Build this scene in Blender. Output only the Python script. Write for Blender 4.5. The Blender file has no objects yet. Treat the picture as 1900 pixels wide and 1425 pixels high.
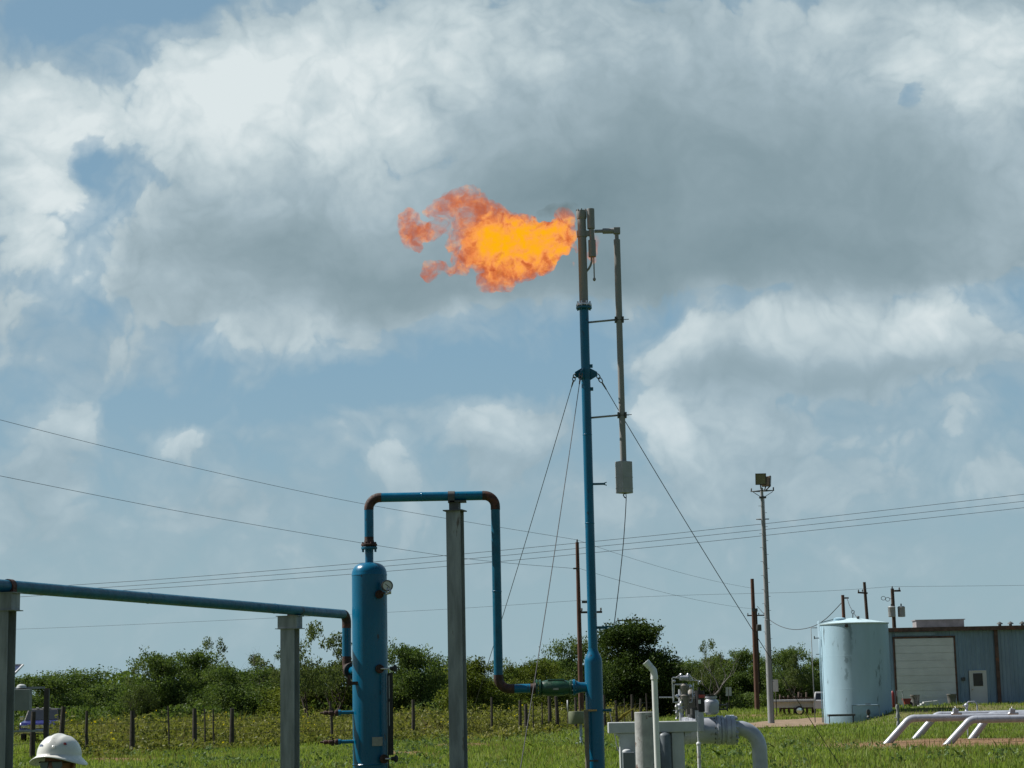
import bpy, bmesh, math, random
import numpy as np
from mathutils import Vector, Matrix
random.seed(7); np.random.seed(7)
R = math.radians
scene = bpy.context.scene
C = scene.collection

# ------------------------------------------------------------------ camera
CAMH = 2.0; FPX = 3500.0; PITCH = math.atan(578/3500.0); ROLL = 0.0200
cam_pos = Vector((0, 0, CAMH))
_f = Vector((0, math.cos(PITCH), math.sin(PITCH)))
_r0 = Vector((1, 0, 0)); _u0 = Vector((0, -math.sin(PITCH), math.cos(PITCH)))
_u = _u0*math.cos(ROLL) + _r0*math.sin(ROLL)
_r = _r0*math.cos(ROLL) - _u0*math.sin(ROLL)
cd = bpy.data.cameras.new('camera'); cam = bpy.data.objects.new('camera', cd); C.objects.link(cam)
m = Matrix((( _r.x, _u.x, -_f.x, 0), (_r.y, _u.y, -_f.y, 0), (_r.z, _u.z, -_f.z, CAMH), (0, 0, 0, 1)))
cam.matrix_world = m
cd.sensor_width = 36; cd.lens = 36*FPX/1900; cd.clip_start = 0.1; cd.clip_end = 6000
scene.camera = cam

def ray(px, py):                     # direction of a point of the photograph (1900 x 1425)
    return _f*FPX + _r*(px-950) - _u*(py-712.5)
def at(px, py, Y):                   # the point at distance Y north of the camera
    d = ray(px, py); return cam_pos + d*(Y/d.y)
def onz(px, py, z):
    d = ray(px, py); return cam_pos + d*((z-CAMH)/d.z)
def horiz(px0, px1, py, Y):          # two ends of a level bar
    a = at((px0+px1)/2, py, Y); return Vector((at(px0, py, Y).x, Y, a.z)), Vector((at(px1, py, Y).x, Y, a.z))

# ------------------------------------------------------------------ sun, world
SUN_EL = R(50); SUN_DIR_H = Vector((-0.955, 0.295, 0)).normalized()   # towards the sun
sd = Vector((SUN_DIR_H.x*math.cos(SUN_EL), SUN_DIR_H.y*math.cos(SUN_EL), math.sin(SUN_EL)))
sl = bpy.data.lights.new('sun', 'SUN'); sl.energy = 5.0; sl.angle = R(0.5); sl.color = (1, .965, .91)
so = bpy.data.objects.new('sun', sl); C.objects.link(so)
so.rotation_euler = sd.to_track_quat('Z', 'Y').to_euler()

world = bpy.data.worlds.new('World'); scene.world = world; world.use_nodes = True
NT = world.node_tree; NT.nodes.clear()
def nd(nt, t, **k):
    n = nt.nodes.new(t)
    for a, b in k.items(): setattr(n, a, b)
    return n
def mth(nt, op, a, b=None, c=None, clamp=False):
    n = nd(nt, 'ShaderNodeMath', operation=op, use_clamp=clamp)
    for i, v in enumerate((a, b, c)):
        if v is None: continue
        if isinstance(v, (int, float)): n.inputs[i].default_value = v
        else: nt.links.new(v, n.inputs[i])
    return n.outputs[0]
def mrange(nt, v, a, b, c=0., d=1., smooth=True):
    n = nd(nt, 'ShaderNodeMapRange', interpolation_type='SMOOTHSTEP' if smooth else 'LINEAR')
    nt.links.new(v, n.inputs[0])
    for i, x in enumerate((a, b, c, d)): n.inputs[i+1].default_value = x
    return n.outputs[0]
def mixc(nt, fac, a, b, blend='MIX'):
    n = nd(nt, 'ShaderNodeMix', data_type='RGBA', blend_type=blend)
    if isinstance(fac, (int, float)): n.inputs[0].default_value = fac
    else: nt.links.new(fac, n.inputs[0])
    for i, v in ((6, a), (7, b)):
        if isinstance(v, tuple): n.inputs[i].default_value = (v[0], v[1], v[2], 1)
        else: nt.links.new(v, n.inputs[i])
    return n.outputs[2]
def vmath(nt, op, a, b):
    n = nd(nt, 'ShaderNodeVectorMath', operation=op)
    for i, v in enumerate((a, b)):
        if isinstance(v, tuple): n.inputs[i].default_value = v
        else: nt.links.new(v, n.inputs[i])
    return n.outputs[0]
def noise(nt, vec, scale, detail=4, rough=.5, dist=0., lac=2.0, color=False, dim='3D', w=None):
    n = nd(nt, 'ShaderNodeTexNoise', noise_dimensions=dim)
    if vec is not None: nt.links.new(vec, n.inputs['Vector'])
    n.inputs['Scale'].default_value = scale; n.inputs['Detail'].default_value = detail
    n.inputs['Roughness'].default_value = rough; n.inputs['Distortion'].default_value = dist
    n.inputs['Lacunarity'].default_value = lac
    return n.outputs['Color' if color else 0]
def lin(r, g, b):
    f = lambda c: (c/255/12.92 if c/255 <= .04045 else ((c/255+.055)/1.055)**2.4)
    return (f(r), f(g), f(b))
def k10(c, k=10.): return (c[0]*k, c[1]*k, c[2]*k)

tc = nd(NT, 'ShaderNodeTexCoord'); G = tc.outputs['Generated']
sep = nd(NT, 'ShaderNodeSeparateXYZ'); NT.links.new(G, sep.inputs[0])
ymax = mth(NT, 'MAXIMUM', sep.outputs[1], 0.25)
X = mth(NT, 'DIVIDE', sep.outputs[0], ymax); Z = mth(NT, 'DIVIDE', sep.outputs[2], ymax)
comb = nd(NT, 'ShaderNodeCombineXYZ'); NT.links.new(X, comb.inputs[0]); NT.links.new(Z, comb.inputs[1])
P0 = comb.outputs[0]                 # a point of the sky: sideways and height over distance
def warp(vec, scale, amp, detail, off):
    n = noise(NT, vmath(NT, 'ADD', vec, off), scale, detail, .55, color=True)
    d = vmath(NT, 'SUBTRACT', n, (.5, .5, .5))
    return vmath(NT, 'ADD', vec, vmath(NT, 'MULTIPLY', d, (amp, amp*.8, 0)))
PW = warp(warp(P0, 11, .055, 2, (3.1, 7.7, 0)), 45, .022, 6, (9.2, 1.3, 0))
def skyc(px, py):
    d = ray(px, py); return d.x/d.y, d.z/d.y
def field(blobs, vec, start=0.):
    acc = None
    for (px, py, rx, ry, amp, *rot) in blobs:
        cx, cy = skyc(px, py)
        mp = nd(NT, 'ShaderNodeMapping', vector_type='TEXTURE'); NT.links.new(vec, mp.inputs[0])
        mp.inputs['Location'].default_value = (cx, cy, 0)
        mp.inputs['Rotation'].default_value = (0, 0, R(rot[0]) if rot else 0)
        mp.inputs['Scale'].default_value = (rx/3450, ry/3450, 1)
        g = nd(NT, 'ShaderNodeTexGradient', gradient_type='SPHERICAL'); NT.links.new(mp.outputs[0], g.inputs[0])
        s = mrange(NT, g.outputs['Fac'], 0, .85)
        acc = mth(NT, 'MULTIPLY_ADD', s, amp, acc if acc is not None else start)
    return acc
# where there is cloud (photograph coordinates turned to directions)
DENS = [ (50, 250, 200, 330, 1.0), (30, 520, 170, 150, .5), (470, 230, 400, 260, 1.3), (900, 100, 800, 240, 1.3), (640, 450, 520, 200, 1.4), (480, 530, 330, 130, 1.1), (850, 530, 380, 110, 1.1), (300, 560, 160, 80, .6),
 (1500, 300, 900, 330, 1.6), (1100, 490, 260, 130, .9), (1600, 480, 560, 120, .8), (1750, 60, 420, 330, 1.0), (1600, 640, 600, 110, 1.25), (1290, 640, 170, 70, .35), (1300, 760, 160, 170, 1.2), (1360, 850, 200, 170, .8), (1560, 800, 420, 170, .55),
 (480, 640, 150, 55, .6), (110, 800, 80, 170, .8, -20), (60, 900, 110, 90, .5), (350, 812, 100, 50, .85), (920, 830, 130, 110, 1.2), (1000, 780, 90, 70, .7), (720, 870, 90, 70, .55), (1070, 900, 200, 80, .3),
 (50, 640, 180, 110, .35), (230, 650, 130, 70, .4), (420, 920, 220, 80, .5), (740, 745, 90, 50, .25), (1120, 200, 500, 300, .6), (280, 480, 200, 150, .5),
 (600, 1000, 900, 130, .28), (1300, 980, 900, 150, .25), (700, 620, 90, 50, .4), (60, 980, 160, 80, .5), (1850, 880, 120, 70, .4), (1600, 900, 200, 80, .3),
 (110, 25, 150, 80, -1.0, 20), (300, 5, 120, 55, -.7), (135, 285, 55, 90, -.62, 10), (165, 320, 60, 60, -.5, -20), (100, 210, 60, 60, -.3), (1695, 175, 50, 60, -.9, 15), (1702, 220, 38, 75, -1.1, 10), (1712, 150, 30, 40, -.6), (30, 650, 80, 60, -.1),
 (850, 700, 420, 70, -.6), (560, 745, 400, 60, -.5), (1120, 680, 90, 110, -.9), (1105, 790, 60, 90, -.4), (250, 730, 120, 50, -.4)]
BRI = [ (330, 210, 280, 230, .36), (560, 160, 380, 190, .40), (60, 260, 160, 280, .42), (830, 60, 500, 180, .24), (710, 250, 200, 110, .16), (1780, 130, 230, 190, .34, -20), (1560, 60, 300, 130, .10), (1680, 560, 380, 50, .1),
 (1580, 612, 520, 62, .30), (1250, 630, 130, 55, .2), (1230, 760, 110, 150, .34), (1330, 800, 160, 120, .16), (1700, 860, 300, 150, .10), (910, 790, 140, 80, .26), (345, 800, 120, 50, .3), (450, 650, 200, 50, .16), (120, 760, 110, 90, .2),
 (720, 850, 100, 60, .18), (100, 480, 180, 160, .26), (180, 400, 200, 90, .12), (1850, 560, 200, 60, .12),
 (560, 470, 420, 120, -.22), (900, 530, 480, 90, -.24), (1350, 330, 620, 250, -.27), (1450, 500, 620, 110, -.22), (1000, 400, 320, 170, -.22), (1750, 400, 300, 140, -.12), (650, 570, 460, 50, -.08),
 (1450, 690, 400, 35, -.10), (1560, 800, 300, 60, .05)]
fbm = noise(NT, vmath(NT, 'ADD', P0, (5, 2, 0)), 26, 8, .56)
fine = noise(NT, vmath(NT, 'ADD', P0, (1, 8, 0)), 70, 8, .6)
dens = field(DENS, PW, .05)
big = noise(NT, vmath(NT, 'ADD', PW, (2, 6, 0)), 8, 5, .5)
dens = mth(NT, 'ADD', dens, mth(NT, 'MULTIPLY', mth(NT, 'SUBTRACT', fbm, .5), 1.3))
dens = mth(NT, 'ADD', dens, mth(NT, 'MULTIPLY', mth(NT, 'SUBTRACT', big, .5), .7))
def billow(scale, off, amp):
    n_ = noise(NT, vmath(NT, 'ADD', PW, off), scale, 0, .5); return mth(NT, 'MULTIPLY', mth(NT, 'ABSOLUTE', mth(NT, 'SUBTRACT', n_, .5)), amp)
puff = mth(NT, 'ADD', billow(24, (4, 4, 0), 1.6), mth(NT, 'ADD', billow(58, (8, 1, 0), .9), mth(NT, 'ADD', billow(120, (2, 9, 0), .5), -.36)))
dens = mth(NT, 'MULTIPLY_ADD', puff, .9, dens)
crisp = mrange(NT, dens, .16, .66); soft = mrange(NT, dens, -.35, .50, 0., .60)
alpha = mth(NT, 'MAXIMUM', crisp, soft)
front = mrange(NT, sep.outputs[1], .3, .6)
# the rest of the dome: broken cloud of the same kind
gen = mrange(NT, noise(NT, G, 3.2, 4, .55), .60, .74)
a_all = mth(NT, 'ADD', mth(NT, 'MULTIPLY', alpha, front), mth(NT, 'MULTIPLY', gen, mth(NT, 'SUBTRACT', 1., front)))
bri0 = field(BRI, PW, .50)
bri = mth(NT, 'MULTIPLY_ADD', mth(NT, 'MULTIPLY', puff, mrange(NT, bri0, .25, .75, .10, .42)), 1., bri0)
bri = mth(NT, 'ADD', bri, mth(NT, 'MULTIPLY', mth(NT, 'SUBTRACT', big, .5), .20))
calm = mth(NT, 'MULTIPLY', mrange(NT, bri0, .2, .7, .25, 1.), mth(NT, 'SUBTRACT', 1., field([(1560, 640, 520, 130, .75), (1850, 700, 300, 150, .4)], P0), clamp=True))
bri = mth(NT, 'ADD', bri, mth(NT, 'MULTIPLY', calm, mth(NT, 'MULTIPLY', mth(NT, 'SUBTRACT', fbm, .5), .42)))
bri = mth(NT, 'ADD', bri, mth(NT, 'MULTIPLY', calm, mth(NT, 'MULTIPLY', mth(NT, 'SUBTRACT', fine, .5), .24)))
cr = nd(NT, 'ShaderNodeValToRGB'); NT.links.new(bri, cr.inputs[0])
els = [(0, lin(114, 137, 146)), (.25, lin(137, 158, 167)), (.5, lin(164, 183, 192)), (.75, lin(194, 209, 214)), (1., lin(220, 230, 232))]
while len(cr.color_ramp.elements) < len(els): cr.color_ramp.elements.new(.5)
for e, (p, c) in zip(cr.color_ramp.elements, els): e.position = p; e.color = (*c, 1)
SKYS = .05
EV = 0.5; K = 2**-EV
cloudc = mixc(NT, 1., cr.outputs[0], (K/SKYS,)*3, 'MULTIPLY')
sky = nd(NT, 'ShaderNodeTexSky', sky_type='NISHITA', sun_disc=False, sun_elevation=SUN_EL,
         sun_rotation=math.atan2(sd.x, sd.y), air_density=1.0, dust_density=1.2, ozone_density=1.0)
# thin high veil over the blue, thicker towards the horizon
hz = mrange(NT, sep.outputs[2], .36, .02, .66, .94, smooth=False)
veil = mixc(NT, mth(NT, 'MULTIPLY', hz, mrange(NT, sep.outputs[1], -.2, .7, .05, 1.)), sky.outputs[0], mixc(NT, mrange(NT, sep.outputs[2], .02, .22, 1., 0.), k10(lin(131, 170, 194), K/SKYS), k10(lin(154, 182, 193), K/SKYS)))
low = mrange(NT, sep.outputs[2], .20, .02, .0, .62, smooth=False)
a_low = mth(NT, 'MULTIPLY', a_all, mth(NT, 'SUBTRACT', 1., low))
skyc_out = mixc(NT, a_low, veil, cloudc)
bg = nd(NT, 'ShaderNodeBackground'); bg.inputs[1].default_value = SKYS
NT.links.new(skyc_out, bg.inputs[0])
wo = nd(NT, 'ShaderNodeOutputWorld'); NT.links.new(bg.outputs[0], wo.inputs[0])

scene.view_settings.view_transform = 'Standard'; scene.view_settings.look = 'None'
scene.view_settings.exposure = EV; scene.view_settings.gamma = 1
scene.render.engine = 'CYCLES'
scene.cycles.volume_step_rate = 1.0
scene.cycles.transparent_max_bounces = 12

# ------------------------------------------------------------------ materials
MATS = {}
def mat(name, col, rough=.5, metal=0., var=.25, vscale=4., bump=.0, bscale=30., rust=0., rustcol=(.09, .035, .018), stretch=(1, 1, 1), col2=None, trans=0., spec=.5, rscale=2.):
    if name in MATS: return MATS[name]
    mt = bpy.data.materials.new(name); mt.use_nodes = True; nt = mt.node_tree
    b = nt.nodes['Principled BSDF']; tcn = nd(nt, 'ShaderNodeTexCoord'); gm = nd(nt, 'ShaderNodeNewGeometry')
    mp = nd(nt, 'ShaderNodeMapping'); nt.links.new(gm.outputs['Position'], mp.inputs[0]); mp.inputs['Scale'].default_value = stretch
    v = mp.outputs[0]
    n1 = noise(nt, v, vscale, 6, .6)
    c2 = col2 if col2 else tuple(x*(1-var) for x in col)
    c1 = col if col2 else tuple(min(1, x*(1+var*.6)) for x in col)
    out = mixc(nt, mrange(nt, n1, .3, .7), c2, c1)
    if rust > 0:
        rn = mrange(nt, noise(nt, v, rscale, 8, .65), .62-rust*.3, .70-rust*.3)
        out = mixc(nt, rn, out, rustcol)
    nt.links.new(out, b.inputs['Base Color'])
    rr = mrange(nt, noise(nt, v, vscale*3, 4), .3, .7, max(0, rough-.1), min(1, rough+.1)); nt.links.new(rr, b.inputs['Roughness'])
    b.inputs['Metallic'].default_value = metal
    b.inputs['Specular IOR Level'].default_value = spec
    if bump > 0:
        bn = nd(nt, 'ShaderNodeBump'); bn.inputs['Strength'].default_value = bump; bn.inputs['Distance'].default_value = .02
        nt.links.new(noise(nt, v, bscale, 5), bn.inputs['Height']); nt.links.new(bn.outputs[0], b.inputs['Normal'])
    MATS[name] = mt; return mt
def leafmat(name, cols, trans=.35, scale=.6):
    mt = bpy.data.materials.new(name); mt.use_nodes = True; nt = mt.node_tree
    nt.nodes.clear(); gm = nd(nt, 'ShaderNodeNewGeometry')
    n1 = noise(nt, gm.outputs['Position'], scale, 4, .6)
    f = mth(nt, 'ADD', mth(nt, 'MULTIPLY', gm.outputs['Random Per Island'], .45), mth(nt, 'MULTIPLY', mrange(nt, n1, .3, .7), .55))
    cr = nd(nt, 'ShaderNodeValToRGB'); nt.links.new(f, cr.inputs[0])
    while len(cr.color_ramp.elements) < len(cols): cr.color_ramp.elements.new(.5)
    for i, (e, c) in enumerate(zip(cr.color_ramp.elements, cols)): e.position = i/(len(cols)-1); e.color = (*c, 1)
    d = nd(nt, 'ShaderNodeBsdfDiffuse'); t = nd(nt, 'ShaderNodeBsdfTranslucent'); mx = nd(nt, 'ShaderNodeMixShader')
    g = nd(nt, 'ShaderNodeBsdfGlossy'); g.inputs['Roughness'].default_value = .45; g.inputs['Color'].default_value = (.5, .5, .5, 1)
    mx2 = nd(nt, 'ShaderNodeMixShader'); mx2.inputs[0].default_value = .012
    nt.links.new(cr.outputs[0], d.inputs[0]); nt.links.new(mixc(nt, 1., cr.outputs[0], (1.25, 1.3, .6), 'MULTIPLY'), t.inputs[0])
    mx.inputs[0].default_value = trans
    nt.links.new(d.outputs[0], mx.inputs[1]); nt.links.new(t.outputs[0], mx.inputs[2])
    nt.links.new(mx.outputs[0], mx2.inputs[1]); nt.links.new(g.outputs[0], mx2.inputs[2])
    o = nd(nt, 'ShaderNodeOutputMaterial'); nt.links.new(mx2.outputs[0], o.inputs[0])
    MATS[name] = mt; return mt

blue = mat('blue paint', (.0005, .105, .20), .30, 0, .15, 2., bump=.02, bscale=60, spec=.35, rust=.03, rustcol=(.02, .03, .04), rscale=7, stretch=(1, 1, .4))
blued = mat('weathered blue paint', (.002, .095, .165), .42, 0, .2, 5., rust=.04, rustcol=(.03, .045, .05), bump=.03, spec=.35)
rusty = mat('rust primer', (.040, .017, .012), .75, 0, .5, 9., bump=.25, bscale=60, rust=.25, rustcol=(.09, .028, .014), rscale=5)
grey = mat('galvanised steel', (.235, .255, .262), .6, .0, .35, 6., bump=.05, stretch=(1, 1, .18), rust=.05, rustcol=(.10, .08, .065), rscale=6)
greyd = mat('dark bracket steel', (.075, .08, .078), .65, .2, .3, 6., bump=.1)
steel = mat('stainless pipe', (.225, .228, .226), .65, .0, .05, 5., bump=.0, spec=.3, stretch=(1, 1, .3))
steelb = mat('bright bolts', (.5, .5, .5), .3, .8, .2, 20.)
silver = mat('silver paint', (.36, .38, .42), .38, .15, .15, 5., rust=.04, rustcol=(.16, .14, .12), bump=.04)
white = mat('white paint', (.55, .56, .55), .5, 0, .12, 3., rust=.06, rustcol=(.25, .2, .16), bump=.04)
pvc = mat('white pvc', (.62, .63, .61), .4, 0, .06, 3.)
postw = mat('worn white paint on steel', (.34, .345, .335), .6, 0, .25, 5., rust=.17, rustcol=(.10, .055, .04), bump=.15, rscale=5)
rack = mat('pale grey rack paint', (.42, .44, .44), .5, 0, .15, 3., rust=.05, rustcol=(.2, .17, .14))
blk = mat('black metal', (.008, .008, .009), .65, .0, .3, 10.)
green = mat('green valve paint', (.008, .055, .028), .4, 0, .3, 6., bump=.15, bscale=40)
wood = mat('weathered pole wood', (.055, .036, .024), .9, 0, .5, 3., bump=.4, bscale=10, stretch=(4, 4, .4))
woodr = mat('reddish pole wood', (.10, .048, .03), .9, 0, .4, 3., bump=.4, bscale=10, stretch=(4, 4, .4))
fwood = mat('grey fence wood', (.05, .042, .033), .95, 0, .5, 6., bump=.4, bscale=14, stretch=(4, 4, .5))
conc = mat('pale concrete pole', (.25, .262, .268), .85, 0, .12, 2., bump=.15, stretch=(2, 2, .5))
wirem = mat('dark wire', (.035, .035, .038), .6, .3, .2, 10.)
cablem = mat('galvanised guy wire', (.05, .05, .05), .7, .0, .2, 10.)
tankm = mat('pale blue tank paint', (.32, .475, .56), .5, 0, .10, .8, rust=.05, rustcol=(.12, .17, .19), stretch=(1, 1, .25), bump=.02)
def add_stains(mt, spots, col):
    nt = mt.node_tree; b = nt.nodes['Principled BSDF']; cur = b.inputs['Base Color'].links[0].from_socket
    gm = nd(nt, 'ShaderNodeNewGeometry'); w = vmath(nt, 'MULTIPLY', vmath(nt, 'SUBTRACT', noise(nt, gm.outputs['Position'], 2.5, 5, .65, color=True), (.5, .5, .5)), (.5, .3, .8))
    pos = vmath(nt, 'ADD', gm.outputs['Position'], w)
    for (c, r, a) in spots:
        mp = nd(nt, 'ShaderNodeMapping', vector_type='TEXTURE'); nt.links.new(pos, mp.inputs[0]); mp.inputs['Location'].default_value = c; mp.inputs['Scale'].default_value = r
        g = nd(nt, 'ShaderNodeTexGradient', gradient_type='SPHERICAL'); nt.links.new(mp.outputs[0], g.inputs[0]); f = mth(nt, 'MULTIPLY', mrange(nt, g.outputs['Fac'], .0, .5), a)
        cur = mixc(nt, f, cur, col)
    nt.links.new(cur, b.inputs['Base Color'])
siding = mat('blue grey metal siding', (.19, .275, .345), .55, .1, .15, 1.2, stretch=(1, 1, .4))
sidingl = mat('pale blue metal siding', (.21, .29, .36), .55, .1, .12, 1.2, stretch=(1, 1, .4))
rolld = mat('off white roll up door', (.62, .63, .61), .6, 0, .08, 1.)
doorw = mat('white door paint', (.55, .56, .54), .5, 0, .06, 1.)
trim = mat('rusty brown trim', (.10, .06, .045), .8, 0, .4, 3., rust=.2, rustcol=(.16, .07, .04))
glass = mat('dark glass', (.02, .025, .03), .08, 0, .1, 2.)
roofm = mat('pale roof sheet', (.35, .36, .36), .6, .2, .2, 1.)
bluecar = mat('deep blue car paint', (.018, .02, .13), .25, .1, .05, 2.)
whitecar = mat('white car paint', (.6, .61, .62), .3, 0, .05, 2.)
chrome = mat('chrome', (.8, .8, .8), .12, 1., .05, 2.)
rubber = mat('rubber', (.02, .02, .02), .85, 0, .2, 8.)
brown_tarp = mat('rusty tank shell', (.10, .06, .04), .8, 0, .4, 2.)
redp = mat('red paint', (.28, .03, .025), .5, 0, .2, 5.)
olive = mat('olive drum paint', (.13, .15, .085), .6, 0, .2, 3.)
skin = mat('skin', (.22, .10, .065), .55, 0, .15, 20.)
shirt = mat('blue work shirt', (.05, .075, .13), .9, 0, .2, 12., bump=.2)
jeans = mat('blue jeans', (.03, .045, .08), .9, 0, .2, 12., bump=.2)
hatm = mat('white hard hat shell', (.60, .60, .55), .28, 0, .05, 10., rust=.05, rustcol=(.42, .4, .36), rscale=18)
lens = mat('floodlight glass', (.16, .15, .10), .25, 0, .15, 4.)
lamph = mat('tan lamp housing', (.24, .17, .13), .6, 0, .2, 4.)
panelm = mat('solar cell', (.015, .018, .06), .2, 0, .2, 8.)
bark = mat('mesquite bark', (.06, .045, .032), .95, 0, .5, 5., bump=.5, bscale=12)
barkd = mat('bare grey twigs', (.13, .12, .11), .95, 0, .4, 5.)
dial = mat('white gauge dial', (.5, .52, .5), .25, 0, .05, 5.)
brass = mat('brass fitting', (.35, .24, .10), .35, .8, .2, 10.)
plate = mat('grey name plate', (.26, .26, .23), .5, .2, .15, 20.)

# ------------------------------------------------------------------ mesh builder
def origin_of(o):
    v = Vector((0, 0, 0))
    while o is not None: v = v + o.location; o = o.parent
    return v
class MB:
    def __init__(s): s.v = []; s.f = []; s.sm = []
    def add(s, vs, fs, smooth=False):
        b = len(s.v); s.v += [tuple(v) for v in vs]
        for f in fs: s.f.append(tuple(i+b for i in f)); s.sm.append(smooth)
        return s
    def box(s, c, size, rz=0., rot=None):
        c = Vector(c); M = rot if rot is not None else Matrix.Rotation(rz, 3, 'Z')
        h = [x/2 for x in size]; vs = []
        for x in (-1, 1):
            for y in (-1, 1):
                for z in (-1, 1): vs.append(c + M @ Vector((x*h[0], y*h[1], z*h[2])))
        return s.add(vs, [(0, 1, 3, 2), (4, 6, 7, 5), (0, 4, 5, 1), (2, 3, 7, 6), (0, 2, 6, 4), (1, 5, 7, 3)])
    def ring_sweep(s, pts, rads, n=16, caps=True, smooth=True, flat=None):
        pts = [Vector(p) for p in pts]; N = len(pts); base = len(s.v)
        t0 = (pts[1]-pts[0]).normalized(); a = Vector((0, 0, 1)) if abs(t0.z) < .9 else Vector((0, 1, 0))
        nrm = t0.cross(a).normalized(); vs = []; prev = t0
        for i in range(N):
            if i == 0: t = t0
            elif i == N-1: t = (pts[i]-pts[i-1]).normalized()
            else:
                t = ((pts[i]-pts[i-1]).normalized() + (pts[i+1]-pts[i]).normalized())
                t = t.normalized() if t.length > 1e-6 else prev
            q = prev.rotation_difference(t); nrm = (q @ nrm).normalized(); prev = t
            b = t.cross(nrm)
            for k in range(n):
                an = 2*math.pi*k/n; vs.append(pts[i] + (nrm*math.cos(an) + b*math.sin(an))*rads[i])
        fs = []
        for i in range(N-1):
            for k in range(n):
                k2 = (k+1) % n; fs.append((i*n+k, i*n+k2, (i+1)*n+k2, (i+1)*n+k))
        s.add(vs, fs, smooth)
        if caps:
            s.f.append(tuple(base+k for k in reversed(range(n)))); s.sm.append(False)
            s.f.append(tuple(base+(N-1)*n+k for k in range(n))); s.sm.append(False)
        return s
    def tube(s, a, b, r, r2=None, n=16, caps=True): return s.ring_sweep([a, b], [r, r if r2 is None else r2], n, caps)
    def path(s, pts, r, n=12, caps=True):
        return s.ring_sweep(pts, [r]*len(pts) if isinstance(r, (int, float)) else r, n, caps)
    def lathe(s, o, axis, prof, n=32, smooth=True, caps=True):   # prof: (radius, distance along axis)
        o = Vector(o); axis = Vector(axis).normalized(); a = Vector((0, 0, 1)) if abs(axis.z) < .9 else Vector((1, 0, 0))
        u = axis.cross(a).normalized(); w = axis.cross(u); vs = []; fs = []
        for (r, h) in prof:
            for k in range(n):
                an = 2*math.pi*k/n; vs.append(o + axis*h + (u*math.cos(an)+w*math.sin(an))*max(r, 1e-4))
        for i in range(len(prof)-1):
            for k in range(n):
                k2 = (k+1) % n; fs.append((i*n+k, i*n+k2, (i+1)*n+k2, (i+1)*n+k))
        base = len(s.v); s.add(vs, fs, smooth)
        if caps:
            s.f.append(tuple(base+k for k in reversed(range(n)))); s.sm.append(False)
            s.f.append(tuple(base+(len(prof)-1)*n+k for k in range(n))); s.sm.append(False)
        return s
    def prism(s, poly, d):        # poly: 3-D points, extruded by vector d
        n = len(poly); d = Vector(d); vs = [Vector(p) for p in poly]+[Vector(p)+d for p in poly]
        return s.add(vs, [tuple(range(n))[::-1], tuple(range(n, 2*n))]+[(i, (i+1) % n, n+(i+1) % n, n+i) for i in range(n)])
    def build(s, name, material, parent=None, org=None, bevel=0.):
        o0 = origin_of(parent) if parent is not None else (Vector(org) if org is not None else Vector((0, 0, 0)))
        me = bpy.data.meshes.new(name)
        me.from_pydata([(x-o0.x, y-o0.y, z-o0.z) for x, y, z in s.v], [], s.f)
        me.polygons.foreach_set('use_smooth', s.sm)
        me.materials.append(material); me.update()
        bm = bmesh.new(); bm.from_mesh(me); bmesh.ops.recalc_face_normals(bm, faces=bm.faces)
        for e in bm.edges:
            if len(e.link_faces) == 2 and e.calc_face_angle(0) > .62: e.smooth = False
        bm.to_mesh(me); bm.free()
        o = bpy.data.objects.new(name, me); C.objects.link(o)
        if parent is not None: o.parent = parent
        else: o.location = o0
        if bevel > 0:
            b = o.modifiers.new('bevel', 'BEVEL'); b.width = bevel; b.segments = 2; b.limit_method = 'ANGLE'; b.angle_limit = R(40)
        return o
def tag(o, label=None, cat=None, group=None, kind=None):
    if label: o['label'] = label
    if cat: o['category'] = cat
    if group: o['group'] = group
    if kind: o['kind'] = kind
    return o
def thing(name, loc, label, cat, group=None):
    o = bpy.data.objects.new(name, None); o.empty_display_size = .2; C.objects.link(o); o.location = Vector(loc)
    return tag(o, label, cat, group)
def copy_tree(o, parent=None):
    c = o.copy(); C.objects.link(c); c.parent = parent
    for ch in list(o.children): copy_tree(ch, c)
    return c
def arc(corner, din, dout, rad, n=10):   # fillet points round a corner
    corner = Vector(corner); din = Vector(din).normalized(); dout = Vector(dout).normalized()
    ang = din.angle(dout); tl = rad*math.tan(ang/2); a = corner-din*tl; b = corner+dout*tl
    cen = a + (dout - din*din.dot(dout)).normalized()*rad; pts = []
    ax = din.cross(dout).normalized()
    for i in range(n+1):
        pts.append(cen + Matrix.Rotation(ang*i/n, 3, ax) @ (a-cen))
    return pts
def flange(mb, c, axis, r, t, bolts=8, br=.014, bl=None):
    c = Vector(c); axis = Vector(axis).normalized()
    mb.lathe(c-axis*t/2, axis, [(r*.97, 0), (r, t*.1), (r, t*.9), (r*.97, t)], 28)
    a = Vector((0, 0, 1)) if abs(axis.z) < .9 else Vector((1, 0, 0)); u = axis.cross(a).normalized(); w = axis.cross(u)
    bl = bl or t*1.9
    for k in range(bolts):
        an = 2*math.pi*(k+.5)/bolts; p = c + (u*math.cos(an)+w*math.sin(an))*r*.84
        mb.tube(p-axis*bl/2, p+axis*bl/2, br, n=6)
def pixs(Y): return Y/3500.0

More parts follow.
